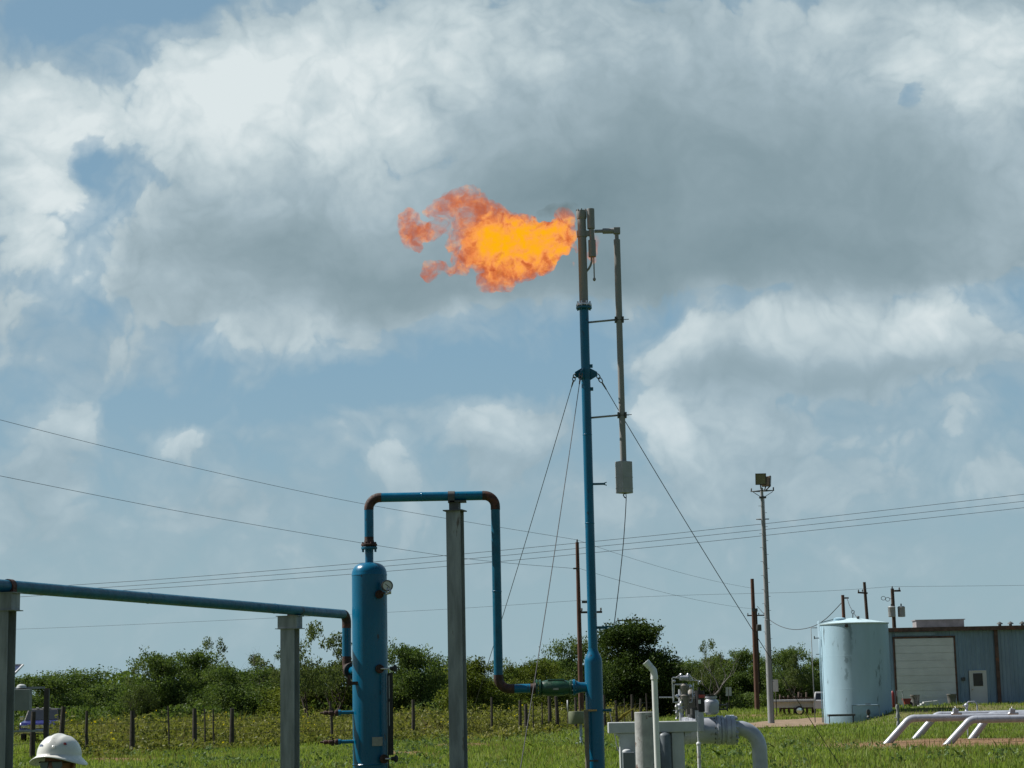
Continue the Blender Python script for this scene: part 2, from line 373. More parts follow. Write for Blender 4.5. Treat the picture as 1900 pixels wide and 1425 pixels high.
# ------------------------------------------------------------------ ground
def sstep(x, a, b):
    t = np.clip((x-a)/(b-a), 0, 1); return t*t*(3-2*t)
def gz(x, y):
    x = np.asarray(x, float); y = np.asarray(y, float)
    z = .85*sstep(x/np.maximum(y, 1.), .172, .20)*sstep(y, 100, 119)
    z = z + .05*np.sin(x*.35+1)*np.sin(y*.21) + .03*np.sin(x*.9+y*.5)
    return z*sstep(y, 38, 55) if False else z
def gzf(x, y): return float(gz(x, y))
def make_grid(name, xs, ys, material, dz=0.):
    X_, Y_ = np.meshgrid(xs, ys); Z_ = gz(X_, Y_)+dz; nx, ny = len(xs), len(ys)
    me = bpy.data.meshes.new(name); vs = np.stack([X_, Y_, Z_], -1).reshape(-1, 3)
    idx = np.arange(nx*ny).reshape(ny, nx); fs = np.stack([idx[:-1, :-1], idx[:-1, 1:], idx[1:, 1:], idx[1:, :-1]], -1).reshape(-1, 4)
    me.from_pydata(vs.tolist(), [], fs.tolist()); me.polygons.foreach_set('use_smooth', [True]*len(fs)); me.materials.append(material)
    o = bpy.data.objects.new(name, me); C.objects.link(o); return o
def ground_material():
    mt = bpy.data.materials.new('meadow ground'); mt.use_nodes = True; nt = mt.node_tree; b = nt.nodes['Principled BSDF']
    gm = nd(nt, 'ShaderNodeNewGeometry'); pos = gm.outputs['Position']
    n1 = mrange(nt, noise(nt, pos, .35, 6, .6), .35, .65); n2 = mrange(nt, noise(nt, pos, 3., 6, .65), .3, .7)
    g = mixc(nt, n1, (.050, .085, .016), (.09, .12, .03)); g = mixc(nt, mth(nt, 'MULTIPLY', n2, .5), g, (.11, .115, .04))
    # bare earth: by the fence, under the white pipes, and in random scuffs
    def patch(cx, cy, rx, ry, warpamt=1.5):
        w = vmath(nt, 'MULTIPLY', vmath(nt, 'SUBTRACT', noise(nt, pos, .5, 5, .6, color=True), (.5, .5, .5)), (warpamt*3, warpamt*6, 0))
        mp = nd(nt, 'ShaderNodeMapping', vector_type='TEXTURE'); nt.links.new(vmath(nt, 'ADD', pos, w), mp.inputs[0])
        mp.inputs['Location'].default_value = (cx, cy, 0); mp.inputs['Scale'].default_value = (rx, ry, 1000)
        gr = nd(nt, 'ShaderNodeTexGradient', gradient_type='SPHERICAL'); nt.links.new(mp.outputs[0], gr.inputs[0])
        return mrange(nt, gr.outputs['Fac'], .1, .45)
    dirt = mixc(nt, n2, (.16, .085, .045), (.25, .16, .10))
    for a in ((17.5, 69.5, 9., 8), (25, 69, 8, 8), (-2.4, 80, 2.6, 5), (1.8, 70, .9, 4), (-4.6, 70, 2.2, 4), (6.5, 88, 2.4, 5), (-14, 68, 2.6, 4), (25., 157, 14, 14), (21, 143, 9, 9)):
        g = mixc(nt, mth(nt, 'MULTIPLY', patch(*a), .9), g, dirt)
    dry = mrange(nt, noise(nt, pos, .11, 5, .6), .45, .6)
    sp = nd(nt, 'ShaderNodeSeparateXYZ'); nt.links.new(pos, sp.inputs[0])
    far = mrange(nt, sp.outputs[1], 85, 120)
    g = mixc(nt, mth(nt, 'MULTIPLY', mth(nt, 'MULTIPLY', dry, far), .8), g, (.15, .125, .06))
    nt.links.new(g, b.inputs['Base Color']); b.inputs['Roughness'].default_value = .95; b.inputs['Specular IOR Level'].default_value = .1
    bn = nd(nt, 'ShaderNodeBump'); bn.inputs['Distance'].default_value = .1; bn.inputs['Strength'].default_value = .8
    nt.links.new(noise(nt, pos, 8, 6, .7), bn.inputs['Height']); nt.links.new(bn.outputs[0], b.inputs['Normal'])
    return mt
gmat = ground_material()
xs = np.concatenate([[-900, -500, -250, -150], np.arange(-90, 91, 1.5), [150, 250, 500, 900]])
ys = np.concatenate([[-200, -100, -20], np.arange(0, 300, 1.5), [350, 450, 700, 1200, 1600]])
tag(make_grid('ground', xs, ys, gmat), kind='structure')
# dirt track in front of the far fence
def ground_pt(px, py):
    p = onz(px, py, 0.); return p
trk = mat('dirt track earth', (.22, .16, .11), .95, 0, .3, 1.5, bump=.4, bscale=6, rust=.12, rustcol=(.10, .11, .04), spec=.1)
rp = []
for (x, y) in ((13., 103), (15.5, 112), (17, 119), (24, 131), (40, 139), (70, 144)): rp.append(Vector((x, y, 0)))
def spline(pts, n=8):
    out = []
    for i in range(len(pts)-1):
        p0 = pts[max(0, i-1)]; p1 = pts[i]; p2 = pts[i+1]; p3 = pts[min(len(pts)-1, i+2)]
        for k in range(n):
            t = k/n; out.append(.5*((2*p1)+(p2-p0)*t+(2*p0-5*p1+4*p2-p3)*t*t+(3*p1-p0-3*p2+p3)*t**3))
    out.append(pts[-1]); return out
tp = spline(rp, 14); mb = MB(); vs = []; W = 5
for i, p in enumerate(tp):
    t = (tp[min(i+1, len(tp)-1)]-tp[max(0, i-1)]).normalized(); nn = Vector((-t.y, t.x, 0)); w = 2.6+.35*math.sin(i*1.3)
    for k in range(W):
        q = p+nn*w*(k/(W-1)-.5)*2; vs.append((q.x, q.y, gzf(q.x, q.y)+.05))
mb.add(vs, [(i*W+k, i*W+k+1, (i+1)*W+k+1, (i+1)*W+k) for i in range(len(tp)-1) for k in range(W-1)], True)
tag(mb.build('dirt_road', trk), kind='structure')

# ------------------------------------------------------------------ flare stack
YS = 34.0; S = pixs(YS)
sx = at(1106, 1420, YS).x
def zs(py, px=1090, Y=YS): return at(px, py, Y).z
st = thing('flare_stack', (sx, YS, gzf(sx, YS)), 'tall slim blue flare stack with a burning grey tip, widest tube below', 'flare stack')
def SX(px, py, Y=YS): return at(px, py, Y).x
z0 = gzf(sx, YS)
r1, r2 = .158, .084
zc0, zc1 = zs(1228), zs(1203)
MB().lathe((sx, YS, 0), (0, 0, 1), [(r1, z0), (r1, zc0)] + [(r2+(r1-r2)*(.5+.5*math.cos(math.pi*t)), zc0+(zc1-zc0)*t) for t in (.15, .3, .5, .7, .85, 1)], 36).build('lower_pipe', blue, st)
zf = zs(571)
MB().tube((sx, YS, zc1), (sx, YS, zf), r2, n=32).build('riser_pipe', blue, st)
mb = MB(); mb.box((sx, YS, z0+.02), (.7, .7, .04)); mb.build('base_plate', blued, st, bevel=.005)
mb = MB(); flange(mb, (sx, YS, zf+.0), (0, 0, 1), .145, .045, 8); mb.build('lower_flange', blued, st)
mb = MB(); flange(mb, (sx, YS, zf+.055), (0, 0, 1), .145, .04, 8, .015, .12); mb.build('upper_flange', steelb, st)
zt = zs(391)
tip = MB().lathe((sx, YS, 0), (0, 0, 1), [(r2*.98, zf+.075), (r2*.93, zt-.16), (r2*1.02, zt-.155), (r2*1.14, zt-.12), (r2*1.14, zt-.02), (r2*1.1, zt), (r2*.95, zt), (r2*.9, zt-.1)], 32)
for k in range(8):
    a = k*math.pi/4; tip.box((sx+math.cos(a)*r2*1.08, YS+math.sin(a)*r2*1.08, zt+.008), (.02, .02, .03), a)
tip.build('burner_tip', steel, st)
mb = MB(); mb.tube((sx-.002, YS, zs(440)), (sx-.002, YS, zs(428)), r2*1.12, n=24); mb.box((sx+.12, YS-.03, zs(434)), (.14, .06, .10)); mb.build('pilot_clamp', steel, st, bevel=.006)
# pilot windshield beside the tip
px_ = sx+.178; yp = YS-.05
mb = MB(); mb.tube((px_, yp, zs(478)), (px_, yp, zs(447)), .070, n=24); mb.tube((px_+.006, yp, zs(447)), (px_-.006, yp, zs(426)), .048, n=24)
mb.tube((px_-.01, yp, zs(426)), (px_-.01, yp, zs(389)), .070, n=24); mb.build('pilot_windshield', steel, st, bevel=.004)
mb = MB(); mb.path([(px_-.015, yp, zs(477)), (px_-.015, yp, zs(487)), (px_-.04, yp, zs(494)), (px_-.07, yp+.02, zs(499)), (sx+.06, YS, zs(504))], .020, 10); mb.build('pilot_bracket', steel, st)
mb = MB(); mb.tube((px_+.025, yp, zs(477)), (px_+.025, yp, zs(516)), .012, n=8); mb.lathe((px_+.025, yp, zs(523)), (0, 0, 1), [(.01, 0), (.028, .02), (.03, .04), (.02, .06), (.01, .07)], 14); mb.build('pilot_fuel_tube', steel, st)
# igniter conduit: arm, tee, long pipe
cx = SX(1150, 640)
za = zs(430, 1120)
mb = MB(); mb.tube((px_+.05, yp, za), (cx-.2, yp, za), .031, n=16); mb.tube((cx-.26, yp, za), (cx+.065, yp, za), .052, n=18); mb.box((cx+.005, yp, za), (.12, .11, .12)); mb.build('igniter_arm', steel, st, bevel=.008)
mb = MB(); mb.tube((cx, yp, za-.04), (cx, yp, zs(446, 1140)), .036, n=18); mb.tube((cx, yp, zs(446, 1140)), (cx, yp, zs(600, 1140)), .060, n=20); mb.tube((cx, yp, zs(600, 1140)), (cx, yp, zs(858, 1150)), .057, n=20)
mb.build('igniter_conduit', steel, st)
for py in (596, 773):
    z = zs(py, 1115); mb = MB(); mb.tube((sx+.07, YS-.01, z-.02), (cx-.06, yp, z+.012), .018, n=10); mb.build('standoff_arm', steel, st)
    mb = MB()
    for s_ in (-1, 1):
        mb.box((cx+s_*.068, yp, z+.012), (.03, .12, .10)); mb.tube((cx-.09, yp+s_*.055, z+.015+s_*.008), (cx+.15+.03*s_, yp+s_*.055, z+.015+s_*.012), .007, n=6)
    mb.build('conduit_clamp', greyd, st)
# ignition box
bx = at(1154, 887, YS); zt_, zb_ = zs(857, 1154), zs(916, 1154); ctr = Vector((cx+.003, yp, (zt_+zb_)/2))
mb = MB(); mb.box(ctr, (.245, .20, zt_-zb_), R(40)); ib = mb.build('ignition_box', mat('box aluminium paint', (.30, .31, .31), .55, .2, .1, 4.), st, bevel=.008)
for dz_ in (0, -.2): mb = MB(); mb.box(ctr+Vector((0, 0, dz_)), (.251, .206, .010), R(40)); mb.build('strap', MATS['box aluminium paint'], ib)
cb = [Vector((cx+.01, yp, zb_)), Vector((cx+.03, yp, zb_-.1)), Vector((SX(1157, 1000), yp, zs(1000, 1157))), Vector((SX(1150, 1070), yp, zs(1070, 1150))), Vector((SX(1143, 1130), yp, zs(1130, 1143))), Vector((SX(1139, 1160), yp, zs(1160, 1139)))]
mb = MB(); mb.path(spline(cb, 8), .0085, 6); mb.path([cb[0], cb[0]+Vector((-.03, 0, -.03)), cb[0]+Vector((-.01, 0, -.07)), cb[0]+Vector((.025, 0, -.09))], .012, 6); mb.build('ignition_cable', blk, st)
# brackets
z = zs(898, 1110); mb = MB(); mb.box((sx+.19, YS, z), (.22, .05, .035)); mb.box((sx+.305, YS, z+.022), (.05, .05, .012), rot=Matrix.Rotation(-.3, 3, 'Y')); mb.box((sx+.305, YS, z-.02), (.05, .05, .012), rot=Matrix.Rotation(.3, 3, 'Y')); mb.build('fork_bracket', blued, st)
z = zs(1164, 1120); mb = MB(); mb.box((sx+.21, YS, z+.01), (.29, .06, .022)); mb.box((sx+.17, YS, z-.012), (.20, .02, .03)); mb.build('cable_bracket', blued, st)
z = zs(1318, 1120); mb = MB(); mb.tube((sx+.14, YS, z), (sx+.29, YS, z), .022, n=12); mb.tube((sx+.27, YS, z), (sx+.30, YS, z), .028, n=12); mb.build('side_nozzle', blued, st)
# guy lugs
zl = zs(693, 1085)
def lug(dx, dy, nm='guy_lug'):
    d = Vector((dx, dy, 0)).normalized(); n_ = Vector((-d.y, d.x, 0))*.012
    o = Vector((sx, YS, zl)); mb = MB()
    mb.prism([o+d*.075+Vector((0, 0, .10))-n_, o+d*.21+Vector((0, 0, .02))-n_, o+d*.215+Vector((0, 0, -.05))-n_, o+d*.075+Vector((0, 0, -.13))-n_], n_*2)
    mb.build(nm, blued, st); return o+d*.205+Vector((0, 0, -.025))
anchors = []
for (apx, apy, aY) in ((838, 1447, 46.), (944, 1557, 26.), (1585, 1480, 38.)):
    a = at(apx, apy, aY); anchors.append(Vector((a.x, aY, gzf(a.x, aY)+.12)))
mb = MB(); mb.tube((sx, YS, zl-.1), (sx, YS, zl+.07), .092, n=28); mb.build('lug_collar', blued, st)
for dz in (.135, -.29): mb = MB(); mb.box((sx+.10, YS, zl+dz), (.06, .05, .06)); mb.build('cleat', blued, st)
LUGDIR = [Vector((-.9, -.35, 0)), Vector((-.45, -.9, 0)), Vector((.98, -.15, 0))]
glabels = ['guy wire running from stack collar down leftward, behind the blue drop pipe', 'guy wire crossing in front of the green valve, middle of three', 'guy wire stretched from stack collar down to the right over the grass']
for i, (A, D) in enumerate(zip(anchors, LUGDIR)):
    p = lug(D.x, D.y)
    g = thing('guy_wire', (A.x, A.y, gzf(A.x, A.y)), glabels[i], 'guy wire', 'guy wires bracing the flare stack')
    d = (A-p).normalized(); q = p+d*.34
    # shackle links
    side = d.cross(Vector((0, 1, 0))).normalized()
    for k in range(2):
        c = p+d*(.045+.085*k); s2 = side if k == 0 else d.cross(side)*.4+side*.8; s2.normalize()
        pts = [c+(d*math.cos(t)*.055+s2*math.sin(t)*.03) for t in np.linspace(0, 2*math.pi, 13)]
        MB().path(pts, .010, 6, False).build('shackle', greyd, g)
    MB().ring_sweep([p+d*.17, p+d*.22, p+d*.34], [.012, .016, .012], 8).build('turnbuckle', greyd, g)
    L = (A-q).length; wp = [q.lerp(A, t)+Vector((0, 0, -4*.12*t*(1-t))) for t in np.linspace(0, 1, 20)]
    MB().path(wp, .0070, 6).build('cable', cablem, g)
    MB().box(A+Vector((0, 0, -.06)), (.15, .15, .2)).build('anchor', greyd, g)
# small conduit strapped on the front left of the stack
pc = thing('sample_pipe', (SX(1088, 1400)-0, YS-.2, z0), 'thin tan vertical tube strapped to the front of the stack foot', 'pipe')
mb = MB(); xx = SX(1088, 1365); mb.tube((xx, YS-.2, z0), (xx, YS-.2, zs(1317, 1088)), .040, n=14); mb.build('tube', mat('tan primer', (.15, .13, .10), .7, 0, .25, 4.), pc)
for py in (1318, 1411):
    mb = MB(); mb.box((xx+.09, YS-.18, zs(py, 1090)), (.20, .03, .03)); mb.build('strap', brass if py == 1318 else greyd, pc)

# ------------------------------------------------------------------ knockout vessel
YV = 34.0
vx = at(688, 1425, YV).x; vr = .315
def zv(py, px=686): return at(px, py, YV).z
z0v = gzf(vx, YV)
ve = thing('gas_scrubber', (vx, YV, z0v), 'fat upright blue pressure vessel with a domed top and pressure gauge', 'pressure vessel')
ztop, zsh = zv(1044), zv(1066)
prof = [(vr, z0v+.25), (vr, zsh-.02)]
MB().lathe((vx, YV, 0), (0, 0, 1), prof, 64).build('shell', blue, ve)
prof = [(vr+.004, zsh-.022), (vr+.004, zsh)] + [(vr*max(0.02, math.cos(t)**.62), zsh+(ztop-zsh)*math.sin(t)) for t in np.linspace(.05, math.pi/2-.02, 14)]
MB().lathe((vx, YV, 0), (0, 0, 1), prof, 64).build('domed_head', blue, ve)
mb = MB(); mb.lathe((vx, YV, 0), (0, 0, 1), [(vr+.001, zv(1418)-.012), (vr+.012, zv(1418)), (vr+.001, zv(1418)+.012)], 64, caps=False); mb.build('weld_band', blue, ve)
MB().lathe((vx, YV, 0), (0, 0, 1), [(vr+.03, z0v), (vr+.03, z0v+.25)], 48).build('skirt', blued, ve)
zn = zv(1018, 682)
mb = MB(); mb.tube((vx, YV, ztop-.03), (vx, YV, zn), .075, n=28); mb.build('top_nozzle', blue, ve)
mb = MB(); flange(mb, (vx, YV, zn+.01), (0, 0, 1), .145, .04, 8, .016, .14); mb.build('top_flange', blued, ve)
# gauge
def pv(px, py, dy=0.): p = at(px, py, YV-dy); return Vector((p.x, YV-dy, p.z))
g0 = pv(703, 1103, .27); nrm = Vector((.35, -.9, 0)).normalized()
mb = MB(); mb.tube(g0-nrm*.02, g0+nrm*.05, .062, n=20); flange(mb, g0+nrm*.03, nrm, .075, .03, 6, .010, .07); mb.tube(g0, g0+nrm*.12+Vector((.06, 0, .02)), .018, n=10); mb.build('gauge_coupling', rusty, ve)
g1 = g0+nrm*.1+Vector((.115, 0, .02)); mb = MB(); mb.tube(g1+Vector((-.03, 0, -.02)), g1+Vector((.055, 0, .0)), .022, n=10); mb.tube(g1+Vector((-.005, 0, -.03)), g1+Vector((.005, 0, .1)), .014, n=10); mb.tube(g1+Vector((.05, 0, -.02)), g1+Vector((.055, 0, .06)), .024, n=10); mb.build('gauge_valve', steelb, ve)
gc = pv(718, 1087, .34); gn = Vector((.30, -.95, 0)).normalized(); mb = MB(); mb.lathe(gc-gn*.05, gn, [(.085, 0), (.095, .01), (.098, .07), (.102, .09), (.085, .092), (.083, .08)], 32)
ga = mb.build('pressure_gauge', mat('gauge case', (.10, .09, .08), .4, .5, .2, 5.), ve)
MB().lathe(gc-gn*.05, gn, [(.083, .07), (.082, .082)], 32).build('dial', dial, ga)
mb = MB(); fr = gc+gn*.037; mb.box(fr, (.10, .006, .008), rot=(Matrix.Rotation(math.atan2(gn.x, -gn.y), 3, 'Z') @ Matrix.Rotation(.7, 3, 'Y'))); mb.build('needle', blk, ga)
# left nozzles with valves
for py in (1322, 1376):
    z = zv(py, 645); x1 = pv(631, py).x; xe = vx-vr+.05; yy = YV-.1
    mb = MB(); mb.tube((xe, yy, z), (x1+.01, yy, z), .033, n=16); mb.lathe((x1+.03, yy, z), (-1, 0, 0), [(.033, 0), (.05, .01), (.05, .05), (.04, .06)], 18); mb.build('side_nozzle', blue, ve)
    mb = MB(); mb.lathe((x1-.02, yy, z), (-1, 0, 0), [(.05, 0), (.056, .01), (.056, .05), (.03, .07), (.034, .09), (.045, .10), (.045, .16), (.03, .17), (.03, .20), (.038, .2), (.038, .25), (.018, .27), (.018, .32)], 14)
    mb.tube((x1-.12, yy, z), (x1-.12, yy, z+.075), .015, n=8); mb.box((x1-.15, yy, z+.08), (.14, .02, .012), rot=Matrix.Rotation(.25, 3, 'Y'))
    mb.box((x1-.12, yy-.02, z-.04), (.05, .03, .05)); mb.build('hand_valve', rusty, ve)
# level gauge column on the right
for j, py in enumerate((1241, 1408)):
    b0 = pv(703 if j == 0 else 711, py, .27); dr = Vector((.55, -.83, 0)).normalized()
    mb = MB(); mb.tube(b0-dr*.05, b0+dr*.04, .05, n=18); flange(mb, b0+dr*.03, dr, .078, .035, 6, .011, .07); mb.build('gauge_flange', rusty, ve)
    c = b0+dr*.06; e = pv(737 if j == 0 else 739, py, .3)
    mb = MB(); mb.tube(c, (e.x-.06, e.y, c.z), .017, n=10); mb.build('gauge_stem', steelb, ve)
    mb = MB(); mb.lathe((e.x-.13, e.y, c.z), (1, 0, 0), [(.02, 0), (.034, .01), (.034, .06), (.02, .07), (.02, .1)], 12)
    mb.lathe((e.x-.05, e.y, c.z), Vector((1, -.7, 0)), [(.05, 0), (.062, .008), (.062, .018), (.05, .026), (.015, .03)], 18); mb.build('handwheel', blk, ve)
lx = pv(725, 1325, .3).x
mb = MB(); zt2, zb2 = zv(1249, 725), zv(1400, 725); mb.box((lx, YV-.3, (zt2+zb2)/2), (.075, .06, zt2-zb2), R(25)); lg = mb.build('level_gauge', blk, ve, bevel=.008)
for (pa, pb) in ((1254, 1296), (1302, 1346)):
    mb = MB(); mb.box((lx-.02, YV-.335, (zv(pa, 725)+zv(pb, 725))/2), (.014, .012, zv(pa, 725)-zv(pb, 725)), R(25)); mb.build('sight_glass', mat('pale sight glass', (.35, .37, .38), .15, 0, .1, 10.), lg)
xr = vx+vr*.98; MB().tube((xr+.012, YV-.1, z0v+.3), (xr+.012, YV-.1, zv(1250, 715)), .012, n=8).build('drain_tube', greyd, ve)
npc = pv(702.5, 1375); nx_ = npc.x-vx; ny_ = -math.sqrt(vr*vr-nx_*nx_)-.012
mb = MB(); mb.box((npc.x, YV+ny_-.004, npc.z), (.195, .012, .155), math.atan2(nx_, -ny_)); mb.build('name_plate', plate, ve, bevel=.003)
mb = MB(); mb.box((vx-vr+.06, YV-.22, zv(1268, 655)), (.20, .05, .06)); mb.box((vx-vr-.04, YV-.24, zv(1262, 648)), (.05, .04, .16)); mb.build('lifting_bracket', rusty, ve)

# ------------------------------------------------------------------ inlet pipe line (low, coming from the left)
ZL = 3.55; PR = .084
pA = onz(52, 1091, ZL); pB = onz(604, 1137, ZL); dAB = (pB-pA).normalized()
start = pA - dAB*6.0
xv = at(635, 1180, pB.y).x
# corner where the line turns down: beside the vessel
cor = pB + dAB*((xv-pB.x)/dAB.x); z_in = zv(1243, 655)
il = thing('inlet_pipe', (cor.x, cor.y, 0.0), 'long low blue pipe coming from the left and dropping into the vessel', 'pipe')
e1 = arc(cor, dAB, (0, 0, -1), .15); cor2 = Vector((cor.x, cor.y, z_in)); tgt = Vector((vx, YV-.02, z_in)); dh = (tgt-cor2); dh.z = 0; dh.normalize()
e2 = arc(cor2, (0, 0, -1), dh, .15)
MB().tube(start, e1[0], PR, n=28).build('straight_pipe', blued, il)
mb = MB(); mb.ring_sweep([e1[0]-dAB*.015]+e1+[e1[-1]+Vector((0, 0, -.10))], [PR*1.02]*(len(e1)+2), 24); mb.build('elbow', rusty, il)
MB().tube(e1[-1]+Vector((0, 0, -.10)), e2[0]+Vector((0, 0, .12)), PR, n=28).build('drop_pipe', blue, il)
mb = MB(); mb.ring_sweep([e2[0]+Vector((0, 0, .12))]+e2+[e2[-1]+dh*.02], [PR*1.02]*(len(e2)+2), 24); mb.build('elbow', rusty, il)
endp = tgt-dh*(vr-.03)
MB().tube(e2[-1]+dh*.02, endp, PR*.9, n=24).build('stub_pipe', blue, il)
mb = MB(); fl = pv(659, 1241, .1); flange(mb, e2[-1]+dh*.12, dh, .15, .04, 8, .016, .14); mb.build('pipe_flange', rusty, il)
# anchor flange seen against the shell
mb = MB(); flange(mb, e2[-1]+dh*.18, dh, .15, .04, 8, .014, .06); mb.build('pipe_flange', blk, il)

# ------------------------------------------------------------------ overhead pipe loop from the vessel to the stack
ZT = (at(700, 928, YV).z+at(890, 915, YV).z)/2
xo = at(922, 1100, YV).x
ol = thing('overhead_pipe', (xo, YV, 0.), 'blue pipe looping up from the vessel top and down to the valve', 'pipe')
c1 = Vector((vx, YV, ZT)); c2 = Vector((xo, YV, ZT)); zlow = at(1000, 1277, YV).z; c3 = Vector((xo, YV, zlow))
a1 = arc(c1, (0, 0, 1), (1, 0, 0), .20); a2 = arc(c2, (1, 0, 0), (0, 0, -1), .20); a3 = arc(c3, (0, 0, -1), (1, 0, 0), .20)
zf2 = zn+.05
mb = MB(); flange(mb, (vx, YV, zf2+.015), (0, 0, 1), .145, .04, 8, .016, .1); mb.lathe((vx, YV, zf2+.03), (0, 0, 1), [(.1, 0), (PR, .08), (PR, .13)], 24); mb.build('neck_flange', rusty, ol)
MB().tube((vx, YV, zf2+.16), a1[0], PR, n=28).build('riser', blue, ol)
mb = MB(); mb.ring_sweep([a1[0]-Vector((0, 0, .02))]+a1+[a1[-1]+Vector((.03, 0, 0))], [PR*1.02]*(len(a1)+2), 24); mb.build('elbow', rusty, ol)
MB().tube(a1[-1], a2[0], PR, n=28).build('cross_pipe', blue, ol)
mb = MB(); mb.ring_sweep([a2[0]-Vector((.03, 0, 0))]+a2+[a2[-1]+Vector((0, 0, -.06))], [PR*1.02]*(len(a2)+2), 24); mb.build('elbow', rusty, ol)
MB().tube(a2[-1], a3[0], PR*.97, n=28).build('drop_pipe', blued, ol)
mb = MB(); mb.ring_sweep([a3[0]+Vector((0, 0, .05))]+a3+[a3[-1]+Vector((.08, 0, 0))], [PR*1.02]*(len(a3)+2), 24); mb.build('elbow', rusty, ol)
def LX(px): return at(px, 1277, YV).x
MB().tube((a3[-1].x+.08, YV, zlow), (LX(985), YV, zlow), PR*.95, n=28).build('lower_pipe', blue, ol)
mb = MB(); mb.lathe((LX(984), YV, zlow), (1, 0, 0), [(PR, 0), (PR, .07), (.105, .11), (.105, .12)], 24); mb.build('reducer', rusty, ol)
# check valve
cv = thing('check_valve', (LX(1025), YV, zlow-.15), 'dark green flanged check valve between the pipe and the stack', 'valve')
mb = MB(); mb.lathe((LX(1002), YV, zlow), (1, 0, 0), [(.10, 0), (.12, .03), (.142, .12), (.148, .3), (.142, .42), (.11, .54), (.10, .6)], 28); mb.box((LX(1032), YV, zlow+.13), (.30, .16, .05)); mb.build('valve_body', green, cv, bevel=.01)
for p_ in (996, 1002): mb = MB(); flange(mb, (LX(p_), YV, zlow), (1, 0, 0), .15, .035, 8, .015, .05); mb.build('flange', green, cv)
for p_ in (1059,): mb = MB(); flange(mb, (LX(p_), YV, zlow), (1, 0, 0), .14, .04, 8, .015, .05); mb.build('flange', green, cv)
for p_ in (999, 1063):
    for k in range(8):
        a = 2*math.pi*(k+.5)/8; mb = MB(); mb.lathe((LX(p_)-.05, YV+math.cos(a)*.126, zlow+math.sin(a)*.126), (1, 0, 0), [(.014, 0), (.014, .1)], 6); mb.build('bolt', steelb, cv)
mb = MB(); mb.box((LX(1031), YV-.146, zlow-.02), (.10, .01, .035)); mb.build('cast_plate', plate, cv)
mb = MB(); flange(mb, (LX(1065), YV, zlow), (1, 0, 0), .145, .045, 8, .015, .06); mb.lathe((LX(1067), YV, zlow), (1, 0, 0), [(.13, 0), (.09, .09), (.088, .2)], 24); mb.build('inlet_nozzle', blue, st)

def bead(p, ax, par, r=PR):
    mb = MB(); mb.lathe(Vector(p)-Vector(ax).normalized()*.012, ax, [(r*.98, 0), (r+.004, .008), (r+.004, .016), (r*.98, .024)], 28, caps=False); mb.build('weld_bead', blue, par)
bead((vx+(xo-vx)*.42, YV, ZT), (1, 0, 0), ol); bead((xo, YV, (ZT+zlow)*.5), (0, 0, 1), ol)
bead(start+dAB*9.2, dAB, il); bead(start+dAB*13.5, dAB, il)
for zz_ in (.36, .62): bead((sx, YS, zc1+(zf-zc1)*zz_), (0, 0, 1), st)

# ------------------------------------------------------------------ pipe supports
def hbeam(mb, x, y, z0_, z1_, w, d, rz, tf=.016, tw=.012):
    M = Matrix.Rotation(rz, 3, 'Z')
    for s_ in (-1, 1): mb.box(Vector((x, y, (z0_+z1_)/2))+M @ Vector((0, s_*(d-tf)/2, 0)), (w, tf, z1_-z0_), rz)
    mb.box((x, y, (z0_+z1_)/2), (tw, d-2*tf, z1_-z0_), rz)
# tall one under the overhead loop
def support(x, y, ztop_pipe, w, label, tall, rz):
    g = gzf(x, y); t = thing('pipe_support', (x, y, g), label, 'pipe support', 'steel posts carrying the blue pipes')
    if tall:
        zc = at(842, 949, y).z; mb = MB(); hbeam(mb, x, y, g, zc, w, w*.95, rz); mb.build('post', grey, t)
        mb = MB(); mb.box((x, y, zc+.010), (.36, .34, .02), rz); mb.build('cap_plate', greyd, t)
        mb = MB(); mb.box((x+.0, y, (zc+ztop_pipe-PR)/2), (.17, .17, ztop_pipe-PR-zc-.04), rz); mb.build('stub', greyd, t)
        mb = MB(); mb.box((x+.06, y, ztop_pipe-PR-.02), (.30, .24, .025), 0); mb.build('saddle', greyd, t)
        mb = MB(); mb.ring_sweep([(x-.12, y, ztop_pipe), (x-.0, y, ztop_pipe)], [PR*1.12]*2, 24); mb.box((x-.06, y-.02, ztop_pipe-.06), (.12, .2, .12)); mb.build('pipe_clamp', greyd, t)
    else:
        zc = ztop_pipe-PR-.29*(w/.27)*.85
        mb = MB(); hbeam(mb, x, y, g, zc, w, w*.95, rz); mb.build('post', grey, t)
        mb = MB(); mb.box((x+.0, y, (zc+ztop_pipe-PR)/2), (.36, .26, ztop_pipe-PR-zc-.024), rz); mb.box((x, y, zc+.006), (.44, .30, .012), rz); mb.box((x, y, ztop_pipe-PR-.012), (.42, .28, .012), rz); mb.build('bracket', grey, t)
        M = Matrix.Rotation(math.atan2(dAB.y, dAB.x), 3, 'Z'); p = Vector((x, y, ztop_pipe))+dAB*.13
        mb = MB(); mb.tube(p-dAB*.04, p+dAB*.05, PR*1.14, n=24); mb.box(p+Vector((0, 0, -.09)), (.09, .19, .10), math.atan2(dAB.y, dAB.x)); mb.build('pipe_clamp', rusty, t)
    return t
support(at(847, 1150, YV).x, YV, ZT, .265, 'tall grey steel post holding up the overhead blue pipe', True, R(-14))
pp = onz(538, 1133, ZL); support(pp.x, pp.y, ZL, .26, 'grey steel post under the low pipe, beside the vessel', False, R(-16))
pp = onz(6, 1087, ZL); support(pp.x, pp.y, ZL, .27, 'nearest grey steel post, cut off by the photo edge beside the hard hat', False, R(-10))

# ------------------------------------------------------------------ metering equipment, bottom right
YM = 27.0
def M_(px, py, Y=YM): return at(px, py, Y)
